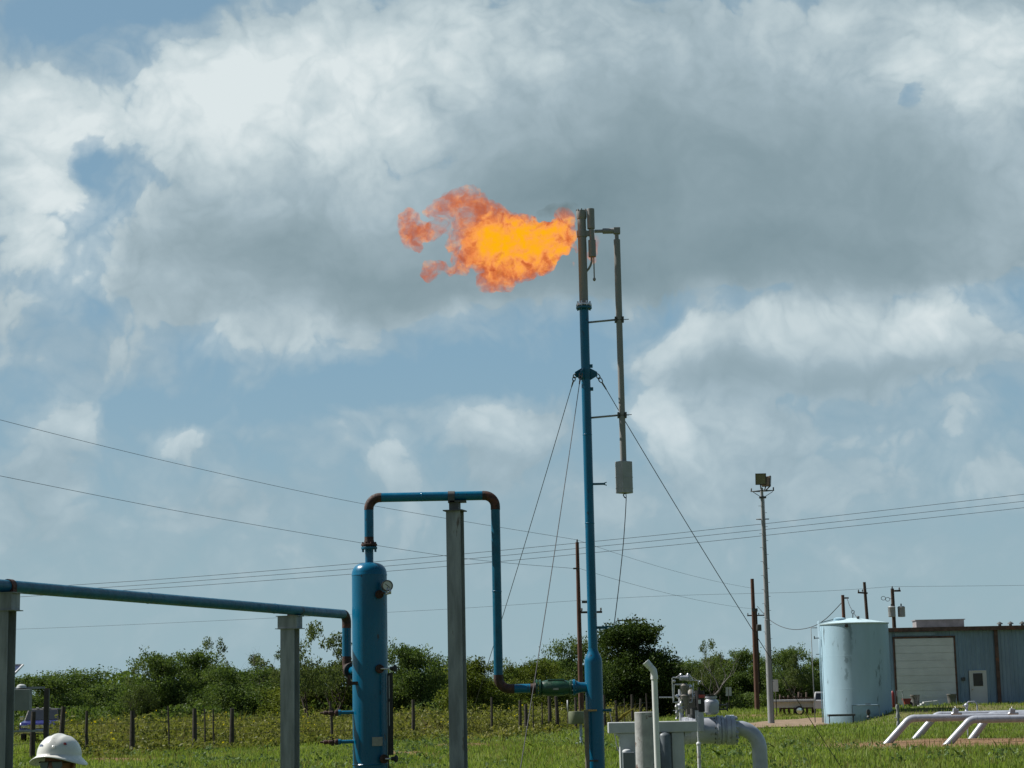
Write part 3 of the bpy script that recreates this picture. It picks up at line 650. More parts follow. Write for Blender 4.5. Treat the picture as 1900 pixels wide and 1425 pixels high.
# white bollard pipe
pb_ = M_(1198, 1390, 24.); zb = at(1195, 1321, 24).z; bo = MB()
bo.lathe((pb_.x, 24, 0), (0, 0, 1), [(.128, gzf(pb_.x, 24)), (.128, zb-.005), (.122, zb)], 36)
tag(bo.build('steel_bollard', postw, org=(pb_.x, 24, gzf(pb_.x, 24))), 'thick off-white pipe post with rust spots, in front of the grey rack', 'bollard')
# pvc vent
vt = thing('vent_pipe', (at(1228, 1440, 23.2).x, 23.2, 0.), 'thin white plastic vent pipe with a bent capped top', 'vent pipe')
b0 = at(1223, 1500, 23.2); b1 = at(1214, 1255, 23.2); b2 = at(1212.5, 1244, 23.2); b3 = at(1198, 1228, 23.2)
low_ = b1+(b0-b1)*((b1.z-gzf(b0.x, 23.2))/(b1.z-b0.z))
MB().tube(low_, b1, .036, n=20).build('pipe', pvc, vt)
mb = MB(); mb.ring_sweep([b1-(b1-b0).normalized()*.03, b1, b2, b2.lerp(b3, .35)], [.042, .042, .042, .042], 20); mb.tube(b1-(b1-b0).normalized()*-.0, b1-(b1-b0).normalized()*.035, .045, n=20); mb.build('elbow', pvc, vt)
mb = MB(); mb.tube(b2.lerp(b3, .35), b2.lerp(b3, .5), .037, n=20); mb.ring_sweep([b2.lerp(b3, .45), b3], [.043, .046], 20); mb.build('end_cap', pvc, vt)
# rack
YR = 26.0
rk = thing('equipment_rack', (at(1209, 1420, YR).x, YR, 0.), 'pale grey rack with a long top beam on a wide body', 'equipment rack')
a, b = horiz(1128, 1292, 1349, YR)
mb = MB(); mb.box((a+b)/2, (b.x-a.x, .30, .145)); mb.build('top_beam', rack, rk, bevel=.01)
zb1 = a.z-.074; xl, xr_ = at(1152, 1400, YR).x, at(1178, 1400, YR).x
for (pa, pb2, nm) in ((1150, 1180, 'side_plate'), (1246, 1269, 'side_plate')):
    x0_, x1_ = at(pa, 1400, YR).x, at(pb2, 1400, YR).x; mb = MB(); mb.box(((x0_+x1_)/2, YR, zb1/2), (x1_-x0_, .26, zb1-.002)); mb.build(nm, rack, rk, bevel=.006)
x0_, x1_ = at(1180, 1400, YR).x, at(1246, 1400, YR).x
mb = MB(); mb.box(((x0_+x1_)/2, YR+.06, zb1/2), (x1_-x0_-.004, .05, zb1-.004)); mb.build('back_panel', rack, rk)
# gusset ends under the beam
for (pxa, pxb) in ((1140, 1150), (1269, 1283)):
    xa, xb = at(pxa, 1360, YR).x, at(pxb, 1360, YR).x; mb = MB(); zz = zb1
    if pxa < 1200: mb.prism([(xa, YR-.12, zz), (xb, YR-.12, zz), (xb, YR-.12, zz-.06)], (0, .24, 0))
    else: mb.prism([(xb, YR-.12, zz), (xa, YR-.12, zz), (xa, YR-.12, zz-.06)], (0, .24, 0))
    mb.build('gusset', rack, rk)
cyl = at(1236, 1400, 25.7); mb = MB(); mb.lathe((cyl.x, 25.85, 0), (0, 0, 1), [(.085, .2), (.085, at(1236, 1366, 25.7).z), (.07, at(1236, 1362, 25.7).z), (.03, at(1236, 1359, 25.7).z)], 28); mb.build('gas_bottle', mat('dark grey bottle', (.10, .12, .13), .5, .1, .2, 4.), rk)
jb = at(1167, 1410, 25.6); zj = at(1167, 1396, 25.6).z
j = thing('junction_box', (jb.x, 25.7, 0.), 'dark grey box with a pale lid, low in front of the rack', 'box')
mb = MB(); mb.box((jb.x, 25.7, zj/2), (.155, .2, zj)); mb.build('box_body', mat('slate grey enclosure', (.12, .14, .15), .5, 0, .2, 5.), j, bevel=.006)
mb = MB(); mb.lathe((jb.x-.02, 25.7, zj), (0, 0, 1), [(.06, 0), (.06, .015), (.05, .03), (.02, .04)], 20); mb.build('lid', rack, j)
# thin cable hanging from the stack's nozzle to the rack, and a small stake
# meter run
mr = thing('meter_run', (at(1408, 1425, YM).x, YM, 0.), 'large silver flanged gas meter run ending in a down-turned elbow', 'gas meter')
zc = M_(1320, 1355).z; rb = .185
def mx(px): return M_(px, 1355).x
mb = MB(); mb.tube((mx(1266), YM, zc), (mx(1334), YM, zc), rb, n=48); mb.build('meter_body', silver, mr)
mb = MB(); mb.lathe((mx(1268), YM, zc), (1, 0, 0), [(rb*.9, 0), (rb*1.03, .01), (rb*1.03, .07), (rb*.9, .08)], 48); mb.build('body_band', silver, mr)
mb = MB(); mb.lathe((mx(1278), YM, zc), (1, 0, 0), [(rb*.9, 0), (rb*1.03, .01), (rb*1.03, .05), (rb*.9, .06)], 48); mb.build('body_band', silver, mr)
for (p_, r_, t_, nb) in ((1333, .205, .05, 14), (1340, .20, .035, 0), (1351, .207, .06, 0), (1359, .207, .06, 14)):
    mb = MB()
    if nb: flange(mb, (mx(p_), YM, zc), (1, 0, 0), r_, t_, nb, .020, t_*2.3)
    else: mb.lathe((mx(p_)-t_/2, YM, zc), (1, 0, 0), [(r_*.97, 0), (r_, t_*.1), (r_, t_*.9), (r_*.97, t_)], 48)
    mb.build('flange', silver, mr)
    if nb:
        for k in range(nb):
            a = 2*math.pi*(k+.5)/nb
            nb_ = MB(); nb_.tube((mx(p_)-t_*1.25, YM+math.cos(a)*r_*.84, zc+math.sin(a)*r_*.84), (mx(p_)-t_*1.05, YM+math.cos(a)*r_*.84, zc+math.sin(a)*r_*.84), .026, n=6); nb_.build('nut', greyd, mr)
mb = MB(); mb.lathe((mx(1336), YM, zc), (1, 0, 0), [(rb*.97, 0), (rb*.97, .12)], 40); mb.tube((mx(1353.6), YM, zc), (mx(1356), YM, zc), .195, n=40); mb.build('spool', silver, mr)
zel = M_(1380, 1352).z; ce = Vector((mx(1408), YM, zc+.02)); ae = arc(ce, (1, 0, 0), (0, 0, -1), .30, 14)
mb = MB(); rads = [.17, .12]+[.106]*len(ae)+[.106]
mb.ring_sweep([Vector((mx(1361), YM, zc+.005)), Vector((mx(1367), YM, zc+.02))]+ae+[Vector((ce.x, YM, 0))], rads, 36); mb.build('elbow_pipe', silver, mr)
# neck, transmitter, head
def mv(px, py0, py1, r, Y=YM-.1, mt_=silver, nm='neck', n=20, par=mr):
    xm = M_(px, (py0+py1)/2, Y).x; mb = MB(); mb.tube((xm, Y, at(px, py0, Y).z), (xm, Y, at(px, py1, Y).z), r, n=n); return mb.build(nm, mt_, par)
mv(1298, 1318, 1352, .062, YM-.22, silver, 'neck')
mv(1300, 1340, 1356, .052, YM-.22, silver, 'neck_collar')
tr = mv(1298.5, 1281, 1321, .067, YM-.22, blk, 'transmitter')
mv(1299, 1289, 1295, .0695, YM-.22, redp, 'red_band', par=tr)
mb = MB(); p = at(1298, 1302, YM-.29); mb.box((p.x, YM-.22-.070, p.z), (.034, .006, .055)); mb.build('label', white, tr)
mv(1297, 1275, 1282, .020, YM-.22, blk, 'cap', par=tr)
mb = MB(); q = at(1319, 1309, YM); mb.lathe((q.x, YM-.05, q.z-.125), (0, 0, 1), [(.07, 0), (.105, .03), (.108, .10), (.108, .17), (.10, .19), (.07, .215), (.085, .235), (.085, .25)], 28)
hd = mb.build('register_head', silver, mr); mb = MB(); mb.tube((q.x, YM-.05, q.z+.11), (q.x, YM-.05, q.z+.15), .075, n=24); mb.build('dial_cover', glass, hd)
mb = MB(); zz = at(1340, 1312, YM).z; mb.tube((q.x+.09, YM-.05, zz+.03), (q.x+.23, YM-.05, zz+.03), .012, n=8); mb.tube((q.x+.09, YM-.05, zz-.03), (q.x+.23, YM-.05, zz-.03), .012, n=8); mb.box((q.x+.225, YM-.05, zz), (.02, .03, .12)); mb.build('terminal_arm', greyd, mr)
# domed nuts on the top beam side
for p_ in (1273, 1284): mb = MB(); o_ = at(p_, 1336, YM-.05); mb.lathe((o_.x, YM-.05, o_.z-.05), (0, 0, 1), [(.045, 0), (.045, .05), (.035, .075), (.01, .085)], 16); mb.build('cover_bolt', silver, mr)
# tubing frame with valves
def T_(px, py, Y=YM-.15): p = at(px, py, Y); return Vector((p.x, Y, p.z))
mb = MB()
for seg in (((1247, 1258), (1249, 1303), (1262, 1303)), ((1248, 1257), (1270, 1258)), ((1252, 1270), (1266, 1270)), ((1251, 1270), (1250, 1300)), ((1272, 1262), (1297, 1263), (1296, 1270)), ((1287, 1268), (1284, 1303), (1272, 1304)), ((1253, 1258), (1262, 1253)), ((1280, 1254), (1286, 1262)), ((1223, 1294), (1250, 1294))):
    mb.path([T_(*s_) for s_ in seg], .0085, 8)
mb.build('instrument_tubing', steelb, mr)
mb = MB(); a_, b_ = T_(1262, 1258), T_(1277, 1258); b_.z = a_.z; mb.tube(a_, b_, .034, n=18); mb.tube(T_(1262, 1251), T_(1262, 1262), .013, n=8); mb.tube(T_(1279, 1251), T_(1279, 1262), .013, n=8); mb.build('manifold', silver, mr)
mb = MB(); x_ = T_(1270, 1285).x; mb.lathe((x_, YM-.15, T_(1270, 1316).z), (0, 0, 1), [(.03, 0), (.045, .04), (.06, .08), (.07, .14), (.075, .19), (.05, .21), (.05, .25), (.062, .27), (.062, .33), (.03, .36)], 24); mb.build('regulator', mat('tan regulator', (.17, .16, .14), .5, .2, .2, 6.), mr)
for (p_, y0_, y1_) in ((1255, 1303, 1334), (1264, 1297, 1326)):
    mb = MB(); x_ = T_(p_, 1315).x; n0, n1 = T_(p_, y1_).z, T_(p_, y0_).z; k = 9; pr = []
    for i in range(k): pr.append(((.026, .012, .020)[i % 3], n0+(n1-n0)*i/(k-1)))
    mb.lathe((x_, YM-.2, 0), (0, 0, 1), pr, 12); mb.tube((x_-.05, YM-.2, (n0+n1)/2), (x_+.04, YM-.2, (n0+n1)/2), .008, n=6); mb.build('needle_valve', steelb, mr)
mb = MB(); c = at(1283, 1312, YM+.1); mb.box((c.x, YM+.1, c.z), (.17, .2, .26)); mb.lathe((c.x, YM+.1, c.z+.13), (0, 0, 1), [(.07, 0), (.085, .03), (.085, .06), (.04, .10), (.02, .12)], 16); mb.build('actuator', MATS['tan regulator'], mr, bevel=.012)
mb = MB(); c = at(1287, 1328, YM); mb.tube((c.x, YM, c.z-.12), (c.x, YM, c.z+.10), .05, n=16); mb.lathe((c.x, YM, c.z-.02), (0, 0, 1), [(.085, 0), (.085, .04)], 16); mb.build('actuator_stem', greyd, mr)
for (px, py, r_) in ((1256, 1290, .028), (1279, 1272, .03), (1275, 1250, .02), (1262, 1250, .02), (1288, 1290, .024), (1250, 1262, .018), (1297, 1263, .018)):
    mb = MB(); q_ = T_(px, py); mb.lathe(q_+Vector((0, .04, -.02)), (.3, -1, .2), [(r_*.6, 0), (r_, .01), (r_, .04), (r_*.5, .055)], 12); mb.build('fitting', steelb, mr)
mb = MB(); q_ = at(1264, 1312, YM+.12); mb.tube((q_.x, YM+.12, q_.z-.28), (q_.x, YM+.12, q_.z+.25), .035, n=12); mb.lathe((q_.x, YM+.12, q_.z), (0, 0, 1), [(.05, -.05), (.07, -.03), (.07, .03), (.05, .05)], 14); mb.build('riser_tube', silver, mr)
# sense line standpipe
sp_ = MB(); x_ = at(1297, 1400, YM-.35).x; sp_.tube((x_, YM-.35, 0), (x_, YM-.35, at(1296, 1380, YM-.35).z), .026, n=14); sp_.tube((x_, YM-.35, at(1296, 1380, YM-.35).z), (x_-.01, YM-.35, at(1295, 1340, YM-.35).z), .011, n=8)
sp_.lathe((x_, YM-.35, at(1296, 1382, YM-.35).z), (0, 0, 1), [(.032, 0), (.034, .02), (.02, .04)], 14); sp_.build('standpipe', white, mr)
# cable strand from the stack area to the rack
cw = [at(1131, 1320, 33), at(1140, 1360, 32), at(1145, 1385, 31), at(1152, 1402, 30), at(1160, 1425, 28.5), at(1165, 1470, 27.5)]
mb = MB(); mb.path(spline(cw, 6), .008, 6)
tag(mb.build('hanging_cable', wirem, org=(cw[-1].x, cw[-1].y, 0)), 'slack dark cable hanging between the stack foot and the rack', 'cable')

# ------------------------------------------------------------------ canister on a post, behind the stack
pn = onz(1076, 1386, 0); YC = pn.y; s_ = pixs(YC)
cn = thing('canister_stand', (pn.x, YC, gzf(pn.x, YC)), 'olive green drum on a thin pale post, left of the stack foot', 'drum')
zz0 = gzf(pn.x, YC); zA, zB = at(1068, 1343, YC).z, at(1068, 1320, YC).z; xc = at(1069, 1332, YC).x
MB().lathe((xc, YC, 0), (0, 0, 1), [(.29, zA), (.30, zA+.02), (.30, zB-.02), (.29, zB)], 32).build('drum', olive, cn)
MB().tube((at(1078, 1360, YC).x, YC, zz0), (at(1078, 1360, YC).x, YC, zA), .055, n=14).build('post', mat('pale blue post', (.25, .32, .38), .5, 0, .15, 3.), cn)
MB().box((pn.x, YC, zz0+.06), (.36, .3, .12)).build('foot', white, cn)
MB().tube((at(1053, 1310, YC).x, YC, zB-.02), (at(1053, 1310, YC).x, YC, at(1053, 1299, YC).z), .02, n=10).build('vent', white, cn)

# ------------------------------------------------------------------ utility poles, wires, floodlight mast
def vpole(px_top, py_top, Y, px_mid=None): p = at(px_mid if px_mid else px_top, py_top if not px_mid else (py_top+1290)/2, Y); return p.x, at(px_top, py_top, Y).z
def insul(mb, x, y, z): mb.lathe((x, y, z), (0, 0, 1), [(.03, 0), (.05, .05), (.07, .08), (.05, .12), (.06, .17), (.03, .21)], 10)
def crossarm(t, x, y, z, xa, xb, nins=2, mt_=wood):
    mb = MB(); mb.box(((xa+xb)/2, y-.16, z), (xb-xa, .11, .13)); ca = mb.build('crossarm', mt_, t)
    for k in range(nins):
        mb = MB(); xi = xa+.08+(xb-xa-.16)*(k/(max(1, nins-1))); insul(mb, xi, y-.16, z+.065); mb.build('insulator', greyd, ca)
# pole behind the stack
YA = 121.; xa_ = at(1074.5, 1150, YA).x; zA_ = at(1072, 1006, YA).z
pA_ = thing('utility_pole', (xa_, YA, gzf(xa_, YA)), 'tall dark wooden power pole just left of the blue stack', 'utility pole', 'wooden utility poles')
MB().tube((xa_, YA, gzf(xa_, YA)-.3), (xa_, YA, zA_), .18, .11, 16).build('pole', woodr, pA_)
mb = MB(); insul(mb, xa_, YA, zA_-.02); mb.build('insulator', greyd, pA_)
mb = MB(); mb.box((xa_-.15, YA-.1, at(1068, 1055, YA).z), (.3, .08, .1)); mb.build('side_bracket', greyd, pA_)
crossarm(pA_, xa_, YA, at(1098, 1136, YA).z, at(1077, 1136, YA).x, at(1117, 1133, YA).x, 4)
mb = MB(); mb.box((xa_+.4, YA-.1, at(1085, 1117, YA).z), (.4, .1, .16)); mb.build('cutout', greyd, pA_)
# right hand group
def simple_pole(px, pyt, Y, label, mt_=wood, r=.15):
    x = at(px, (pyt+1290)/2, Y).x; zt3 = at(px, pyt, Y).z
    x = at(px, pyt, Y).x + 0.0
    t = thing('utility_pole', (x, Y, gzf(x, Y)), label, 'utility pole', 'wooden utility poles')
    MB().tube((x, Y, gzf(x, Y)-.3), (x, Y, zt3), r*1.25, r*.85, 14).build('pole', mt_, t); return t, x, zt3
pC, xC, zC = simple_pole(1395.5, 1074, 184, 'reddish wooden power pole left of the floodlight mast', woodr, .2)
mb = MB(); mb.box((xC+.1, 183.7, at(1397, 1132, 184).z), (.55, .12, .3)); mb.build('bracket', greyd, pC)
pD, xD, zD = simple_pole(1402.5, 1132, 205, 'thin dark pole with crossarm directly behind the reddish pole', wood, .15)
crossarm(pD, xD, 205, at(1402, 1142, 205).z, at(1386, 1142, 205).x, at(1419, 1142, 205).x, 4)
mb = MB(); mb.lathe((xD+.2, 204.6, at(1404, 1171, 205).z), (0, 0, 1), [(.25, 0), (.28, .05), (.28, .65), (.2, .7)], 16); mb.build('transformer', greyd, pD)
pE, xE, zE = simple_pole(1563.5, 1104, 150, 'shorter brown pole behind the left half of the tank roof', woodr, .15)
mb = MB(); mb.box((xE+.25, 149.8, zE-.25), (.35, .1, .12)); mb.build('bracket', greyd, pE)
pF, xF, zF = simple_pole(1600.5, 1080, 165, 'leaning near-black pole rising behind the tank roof centre', wood, .15)
pF.rotation_euler = (0, R(-1.6), 0); pF.location.x += .45
zz = at(1600, 1100, 165).z
mb = MB(); mb.box((xF+.2, 164.8, zz), (.85, .13, .14), rot=Matrix.Rotation(.12, 3, 'Y')); mb.build('crossarm', wood, pF)
for dx in (-.6, -.25): mb = MB(); insul(mb, xF+.45+dx, 164.8, zz+.09); mb.build('insulator', greyd, pF)
pG, xG, zG = simple_pole(1655.5, 1092, 150, 'wooden pole with two grey transformers above the shed roof', wood, .16)
mb = MB(); mb.box((xG+.35, 149.75, zG-.2), (.5, .12, .14)); mb.build('crossarm', wood, pG)
mb = MB(); insul(mb, xG, 150, zG-.02); mb.build('insulator', greyd, pG); mb = MB(); insul(mb, xG+.5, 149.75, zG-.14); mb.build('insulator', greyd, pG)
for dx, dy in ((-.2, -.35), (.62, -.05)):
    zt3 = at(1656, 1145, 150).z; mb = MB(); mb.lathe((xG+dx, 150+dy, zt3), (0, 0, 1), [(.26, 0), (.29, .04), (.29, .72), (.31, .76), (.22, .84)], 20); tf = mb.build('transformer', mat('transformer grey', (.25, .27, .27), .5, .1, .15, 3.), pG)
    mb = MB(); insul(mb, xG+dx, 150+dy, zt3+.84); mb.build('bushing', greyd, tf)
mb = MB()
for (px, py) in ((1639, 1110), (1647, 1112)):
    c = at(px, py, 149.8); mb.path([c+Vector((math.cos(t)*.17, 0, math.sin(t)*.15)) for t in np.linspace(0, 2*math.pi, 15)], .022, 5, False)
mb.tube(at(1651, 1111, 149.8), (xG, 149.9, at(1655, 1111, 150).z), .02, n=5); mb.build('wire_coil', wirem, pG)
pH, xH, zH = simple_pole(1169, 1148, 190, 'pole whose crossarm just clears the big dark tree', wood, .15)
crossarm(pH, xH, 190, at(1169, 1151, 190).z, at(1145, 1151, 190).x, at(1194, 1151, 190).x, 4)

def wire(pts, label, r=.018, sag=0., mt_=wirem, group='power lines crossing the sky', name='power_line'):
    pts = [Vector(p) for p in pts]
    if len(pts) == 2:
        a, b = pts; pl = [a.lerp(b, t)+Vector((0, 0, -4*sag*t*(1-t))) for t in np.linspace(0, 1, 25)]
    else: pl = spline(pts, 10)
    o = MB().path(pl, r, 5).build(name, mt_, org=pl[0]); tag(o, label, 'power line', group); return o
YL = 130
for k, (lbl, pts) in enumerate((
    ('uppermost of three close parallel power lines rising to the right', ((-250, 1108), (128, 1086), (400, 1067), (780, 1035), (1180, 997), (1360, 978), (1480, 965), (1900, 917), (2200, 880))),
    ('middle one of three close parallel power lines rising to the right', ((-250, 1118), (180, 1091), (400, 1075), (780, 1045), (1180, 1007), (1360, 988.5), (1480, 976), (1900, 930), (2200, 894))),
    ('lowest of three close parallel power lines rising to the right', ((-250, 1126), (230, 1095), (400, 1084), (780, 1055), (1180, 1018), (1360, 1000), (1480, 987), (1900, 942), (2200, 907))))):
    wire([at(x, y, YL+k*.5) for x, y in pts], lbl, .015)
wire([at(-260, 705, 75), at(0, 779, 85), at(340, 863, 98), at(680, 936, 109), Vector((xa_, YA, zA_+.15))], 'upper long sagging wire falling from the left edge to the pole top', .011)
wire([at(-260, 830, 75), at(0, 883, 85), at(400, 961, 99), at(830, 1032, 113), Vector((xa_-.25, YA-.1, at(1068, 1055, YA).z))], 'lower long sagging wire falling from the left edge to the pole bracket', .011)
wire([Vector((xa_, YA, zA_+.15)), Vector((xC, 184, zC-.9))], 'faint wire sloping down right from the dark pole top', .010, .35)
wire([Vector((xa_+.1, YA-.1, at(1068, 1055, YA).z)), Vector((xC, 184, at(1396, 1130, 184).z))], 'faint lower wire sloping right from the pole bracket', .010, .35)
wire([at(-200, 1174, 150), at(150, 1163, 150), at(780, 1133, 150), at(1180, 1108, 150), at(1500, 1098, 150), Vector((xG, 150, zG+.15))], 'faint nearly level wire low above the trees reaching the transformer pole', .010)
wire([Vector((xG, 150, zG+.15)), at(1900, 1086, 150), at(2200, 1080, 150)], 'faint nearly level wire right of the transformer pole', .010)
wire([at(1405, 1125, 184), at(1432, 1153, 178), at(1465, 1167, 170), at(1500, 1165, 162), at(1530, 1150, 156), Vector((xE, 150, zE-.5))], 'black drooping service cable left of the tank roof', .030, name='service_cable')
wire([Vector((xE+.3, 149.8, zE-.2)), at(1577, 1125, 135), at(1591, 1148, 120)], 'short dark cable slanting from the brown pole onto the tank roof', .022, name='service_cable')

# floodlight mast
YF = 114.; xf = at(1431, 1338, YF).x; zf0 = gzf(xf, YF); ztf = at(1414, 905, YF).z
fm = thing('floodlight_mast', (xf, YF, zf0), 'tall pale tapering lighting mast with floodlights on top', 'light mast')
MB().ring_sweep([(xf, YF, zf0-.3), (xf, YF, at(1424, 1150, YF).z), (xf, YF, at(1424, 1149.5, YF).z), (xf, YF, ztf)], [.20, .17, .145, .09], 20).build('mast', conc, fm)
def FP(px, py, dy=0.): p = at(px, py, YF+dy); return Vector((p.x, YF+dy, p.z))
mb = MB()
for dy in (-.35, .35):
    mb.tube(FP(1393, 912, 0), Vector((xf, YF+dy, FP(1414, 911).z)), .03, n=6); mb.tube(FP(1436, 910, 0), Vector((xf, YF+dy, FP(1414, 911).z)), .03, n=6)
mb.tube(FP(1434, 912), FP(1417, 923), .02, n=6); mb.tube(FP(1396, 912), FP(1413, 923), .02, n=6)
mb.tube(FP(1394, 912), FP(1394, 906), .04, n=6); mb.tube(FP(1435, 911), FP(1435, 904), .04, n=6); mb.box(FP(1415, 923), (.4, .3, .1)); mb.build('top_frame', greyd, fm)
a_, b_ = FP(1403, 963.5), FP(1427, 963.5); b_.z = a_.z; mb = MB(); mb.tube(a_, b_, .035, n=6); mb.build('lower_arm', greyd, fm)
def flood(c, w, h, dpt, rz, tilt, face=True):
    M = Matrix.Rotation(rz, 3, 'Z') @ Matrix.Rotation(tilt, 3, 'X')
    mb = MB(); bh = M @ Vector((0, dpt, 0)); fw = [M @ Vector((x*w/2, 0, z*h/2)) for x, z in ((-1, -1), (1, -1), (1, 1), (-1, 1))]; bw = [M @ Vector((x*w/2*.75, dpt, z*h/2*.75)) for x, z in ((-1, -1), (1, -1), (1, 1), (-1, 1))]
    mb.add([c+v for v in fw]+[c+v for v in bw], [(3, 2, 1, 0), (4, 5, 6, 7), (0, 1, 5, 4), (1, 2, 6, 5), (2, 3, 7, 6), (3, 0, 4, 7)])
    o = mb.build('floodlight', lamph, fm, bevel=.01)
    mb = MB(); mb.box(c+M @ Vector((0, -.012, 0)), (w*.93, .02, h*.93), rot=M); g_ = mb.build('glass', lens, o)
    mb = MB(); 
    for s_ in (-1, 1): mb.box(c+M @ Vector((s_*w*.5, -.01, 0)), (w*.05, .05, h*1.02), rot=M)
    for s_ in (-1, 1): mb.box(c+M @ Vector((0, -.01, s_*h*.5)), (w*1.04, .05, h*.05), rot=M)
    mb.build('rim', blk, o)
    MB().tube(c+Vector((0, dpt*.5, -h*.5)), (c.x*.5+xf*.5-.0, YF, ztf-.15), .04, n=8).build('yoke', greyd, o)
flood(FP(1411.5, 889, -.3), .62, .66, .35, R(0), R(8))
flood(FP(1429, 892.5, -.1), .55, .58, .35, R(78), R(4))
flood(FP(1421, 895, .45), .5, .5, .3, R(150), R(0))
mb = MB()
for i in range(26):
    z = zf0+2.5+i*.42; s_ = (-1) ** i; mb.tube((xf, YF-.05, z), (xf+s_*.26, YF-.08, z), .012, n=5)
mb.build('step_bolts', greyd, fm)
mb = MB(); mb.tube((xf+.15, YF-.12, zf0), (xf+.11, YF-.1, ztf-.5), .022, n=6); mb.build('conduit', greyd, fm)

# ------------------------------------------------------------------ pale blue tank
YT = 115.; xt = at(1593, 1338, YT).x; rt = 2.03; zt0 = gzf(xt, YT); ztk = at(1584, 1157, YT).z
tk = thing('storage_tank', (xt, YT, zt0), 'large pale blue upright storage tank with a low cone roof', 'storage tank')
n = 96; mb = MB(); mb.lathe((xt, YT, 0), (0, 0, 1), [(rt, zt0-.2)]+[(rt+(.004 if i % 2 else 0), zt0+.02+i*(ztk-zt0-.02)/6) for i in range(7)], n); mb.build('shell', tankm, tk)
MB().lathe((xt, YT, 0), (0, 0, 1), [(rt+.05, ztk-.06), (rt+.06, ztk), (rt*.5, ztk+.20), (.25, ztk+.33), (.0, ztk+.34)], n).build('cone_roof', mat('pale blue roof paint', (.42, .55, .58), .5, 0, .1, 2.), tk)
def TK(px, py, off=.06):
    p = at(px, py, YT-rt); dx = p.x-xt; dx = max(-rt*.98, min(rt*.98, dx)); yy = YT-math.sqrt(rt*rt-dx*dx)-off; q = at(px, py, yy); return Vector((q.x, yy, q.z))
c = TK(1571, 1161, 0); dd = Vector((c.x-xt, c.y-YT, 0)).normalized(); mb = MB(); mb.tube(c-dd*.1, c+dd*.12, .10, n=16); mb.build('overflow_nozzle', blk, tk)
mb = MB(); mb.lathe((xt-.9, YT-.2, ztk+.17), (0, 0, 1), [(.35, 0), (.35, .12), (.38, .14), (.2, .2)], 20); mb.build('roof_hatch', tankm, tk)
mb = MB(); mb.lathe((xt+.15, YT-.7, ztk+.2), (0, 0, 1), [(.08, 0), (.08, .14), (.12, .16), (.05, .22)], 12); mb.build('roof_vent', greyd, tk)
mb = MB(); mb.box((xt-1.45, YT+.4, ztk+.22), (1.1, .7, .05), rot=Matrix.Rotation(-.22, 3, 'Y')); mb.build('open_hatch_lid', mat('dark teal lid', (.09, .15, .16), .6, 0, .1, 2.), tk)
mb = MB(); mb.tube((xt-.05, YT, ztk+.3), (xt-.02, YT, ztk+.62), .03, n=8); mb.path([(xt-.02+math.cos(t)*.1, YT, ztk+.7+math.sin(t)*.1) for t in np.linspace(0, 2*math.pi, 11)], .02, 5, False); mb.build('roof_eye', greyd, tk)
ts = TK(1571, 1161, 0)
add_stains(tankm, [((ts.x, ts.y, ts.z-1.2), (.28, 3, 1.7), .40), ((ts.x-.15, ts.y, ts.z-2.9), (.12, 3, .5), .6), ((ts.x+.2, ts.y, ts.z-.3), (.10, 3, .6), .6), ((xt, YT, zt0+.1), (4, 4, .5), .5), ((ts.x-.1, ts.y, ts.z-2.), (.1, 3, .25), .6)], (.09, .15, .17))
for i in (1, 2):
    mb = MB(); zz = zt0+(ztk-zt0)*i/3; mb.lathe((xt, YT, 0), (0, 0, 1), [(rt, zz-.02), (rt+.003, zz-.01), (rt+.003, zz+.01), (rt, zz+.02)], 96, caps=False); mb.build('plate_seam', tankm, tk)
# ladder on the left flank
lxx = xt-rt-.10
for dy in (-.2, .2): MB().tube((lxx, YT+dy, zt0), (lxx, YT+dy, ztk+.2), .022, n=6).build('ladder_rail', tankm, tk)
# goal-post plumbing at the tank foot
a_, b_ = TK(1581, 1309, .25), TK(1630, 1309, .25); a_.y = b_.y = YT-rt-.3; a_ = at(1581, 1309, a_.y); b_ = at(1631, 1309, b_.y); b_.z = a_.z
mb = MB(); mb.path([Vector((a_.x, a_.y, gzf(a_.x, a_.y))), a_, b_, Vector((b_.x, b_.y, gzf(b_.x, b_.y)))], .045, 10); mb.build('fill_pipe', mat('blue grey pipework', (.20, .28, .33), .5, .1, .2, 3.), tk)
mb = MB(); c = at(1611, 1318, a_.y); mb.lathe((c.x, a_.y, at(1611, 1332, a_.y).z), (0, 0, 1), [(.05, 0), (.12, .05), (.05, .15), (.12, .25), (.12, .4), (.05, .5)], 14); mb.tube((c.x-.15, a_.y, a_.z+.07), (c.x+.15, a_.y, a_.z+.07), .02, n=8); mb.build('valve', greyd, tk)
# level gauge standpipe on the tank's left
p0_ = at(1506, 1164, YT); sgz = thing('standpipe', (at(1513, 1320, YT).x-.15, YT, zt0), 'thin pale standpipe with a short top arm, left of the tank', 'pipe')
x_ = at(1508, 1240, YT).x
MB().path([Vector((x_, YT, zt0)), Vector((x_, YT, at(1506, 1165, YT).z)), Vector((x_+.38, YT, at(1506, 1165, YT).z))], .03, 8).build('pipe', grey, sgz)
mb = MB(); mb.box((at(1516, 1184, YT).x, YT, at(1516, 1184, YT).z), (.3, .08, .05)); mb.box((at(1511, 1182, YT).x, YT, at(1511, 1183, YT).z), (.05, .08, .18)); mb.build('bracket', greyd, sgz)
mb = MB(); mb.box((at(1517, 1214, YT).x, YT, at(1517, 1214, YT).z), (.2, .05, .04)); mb.build('bracket', greyd, sgz)
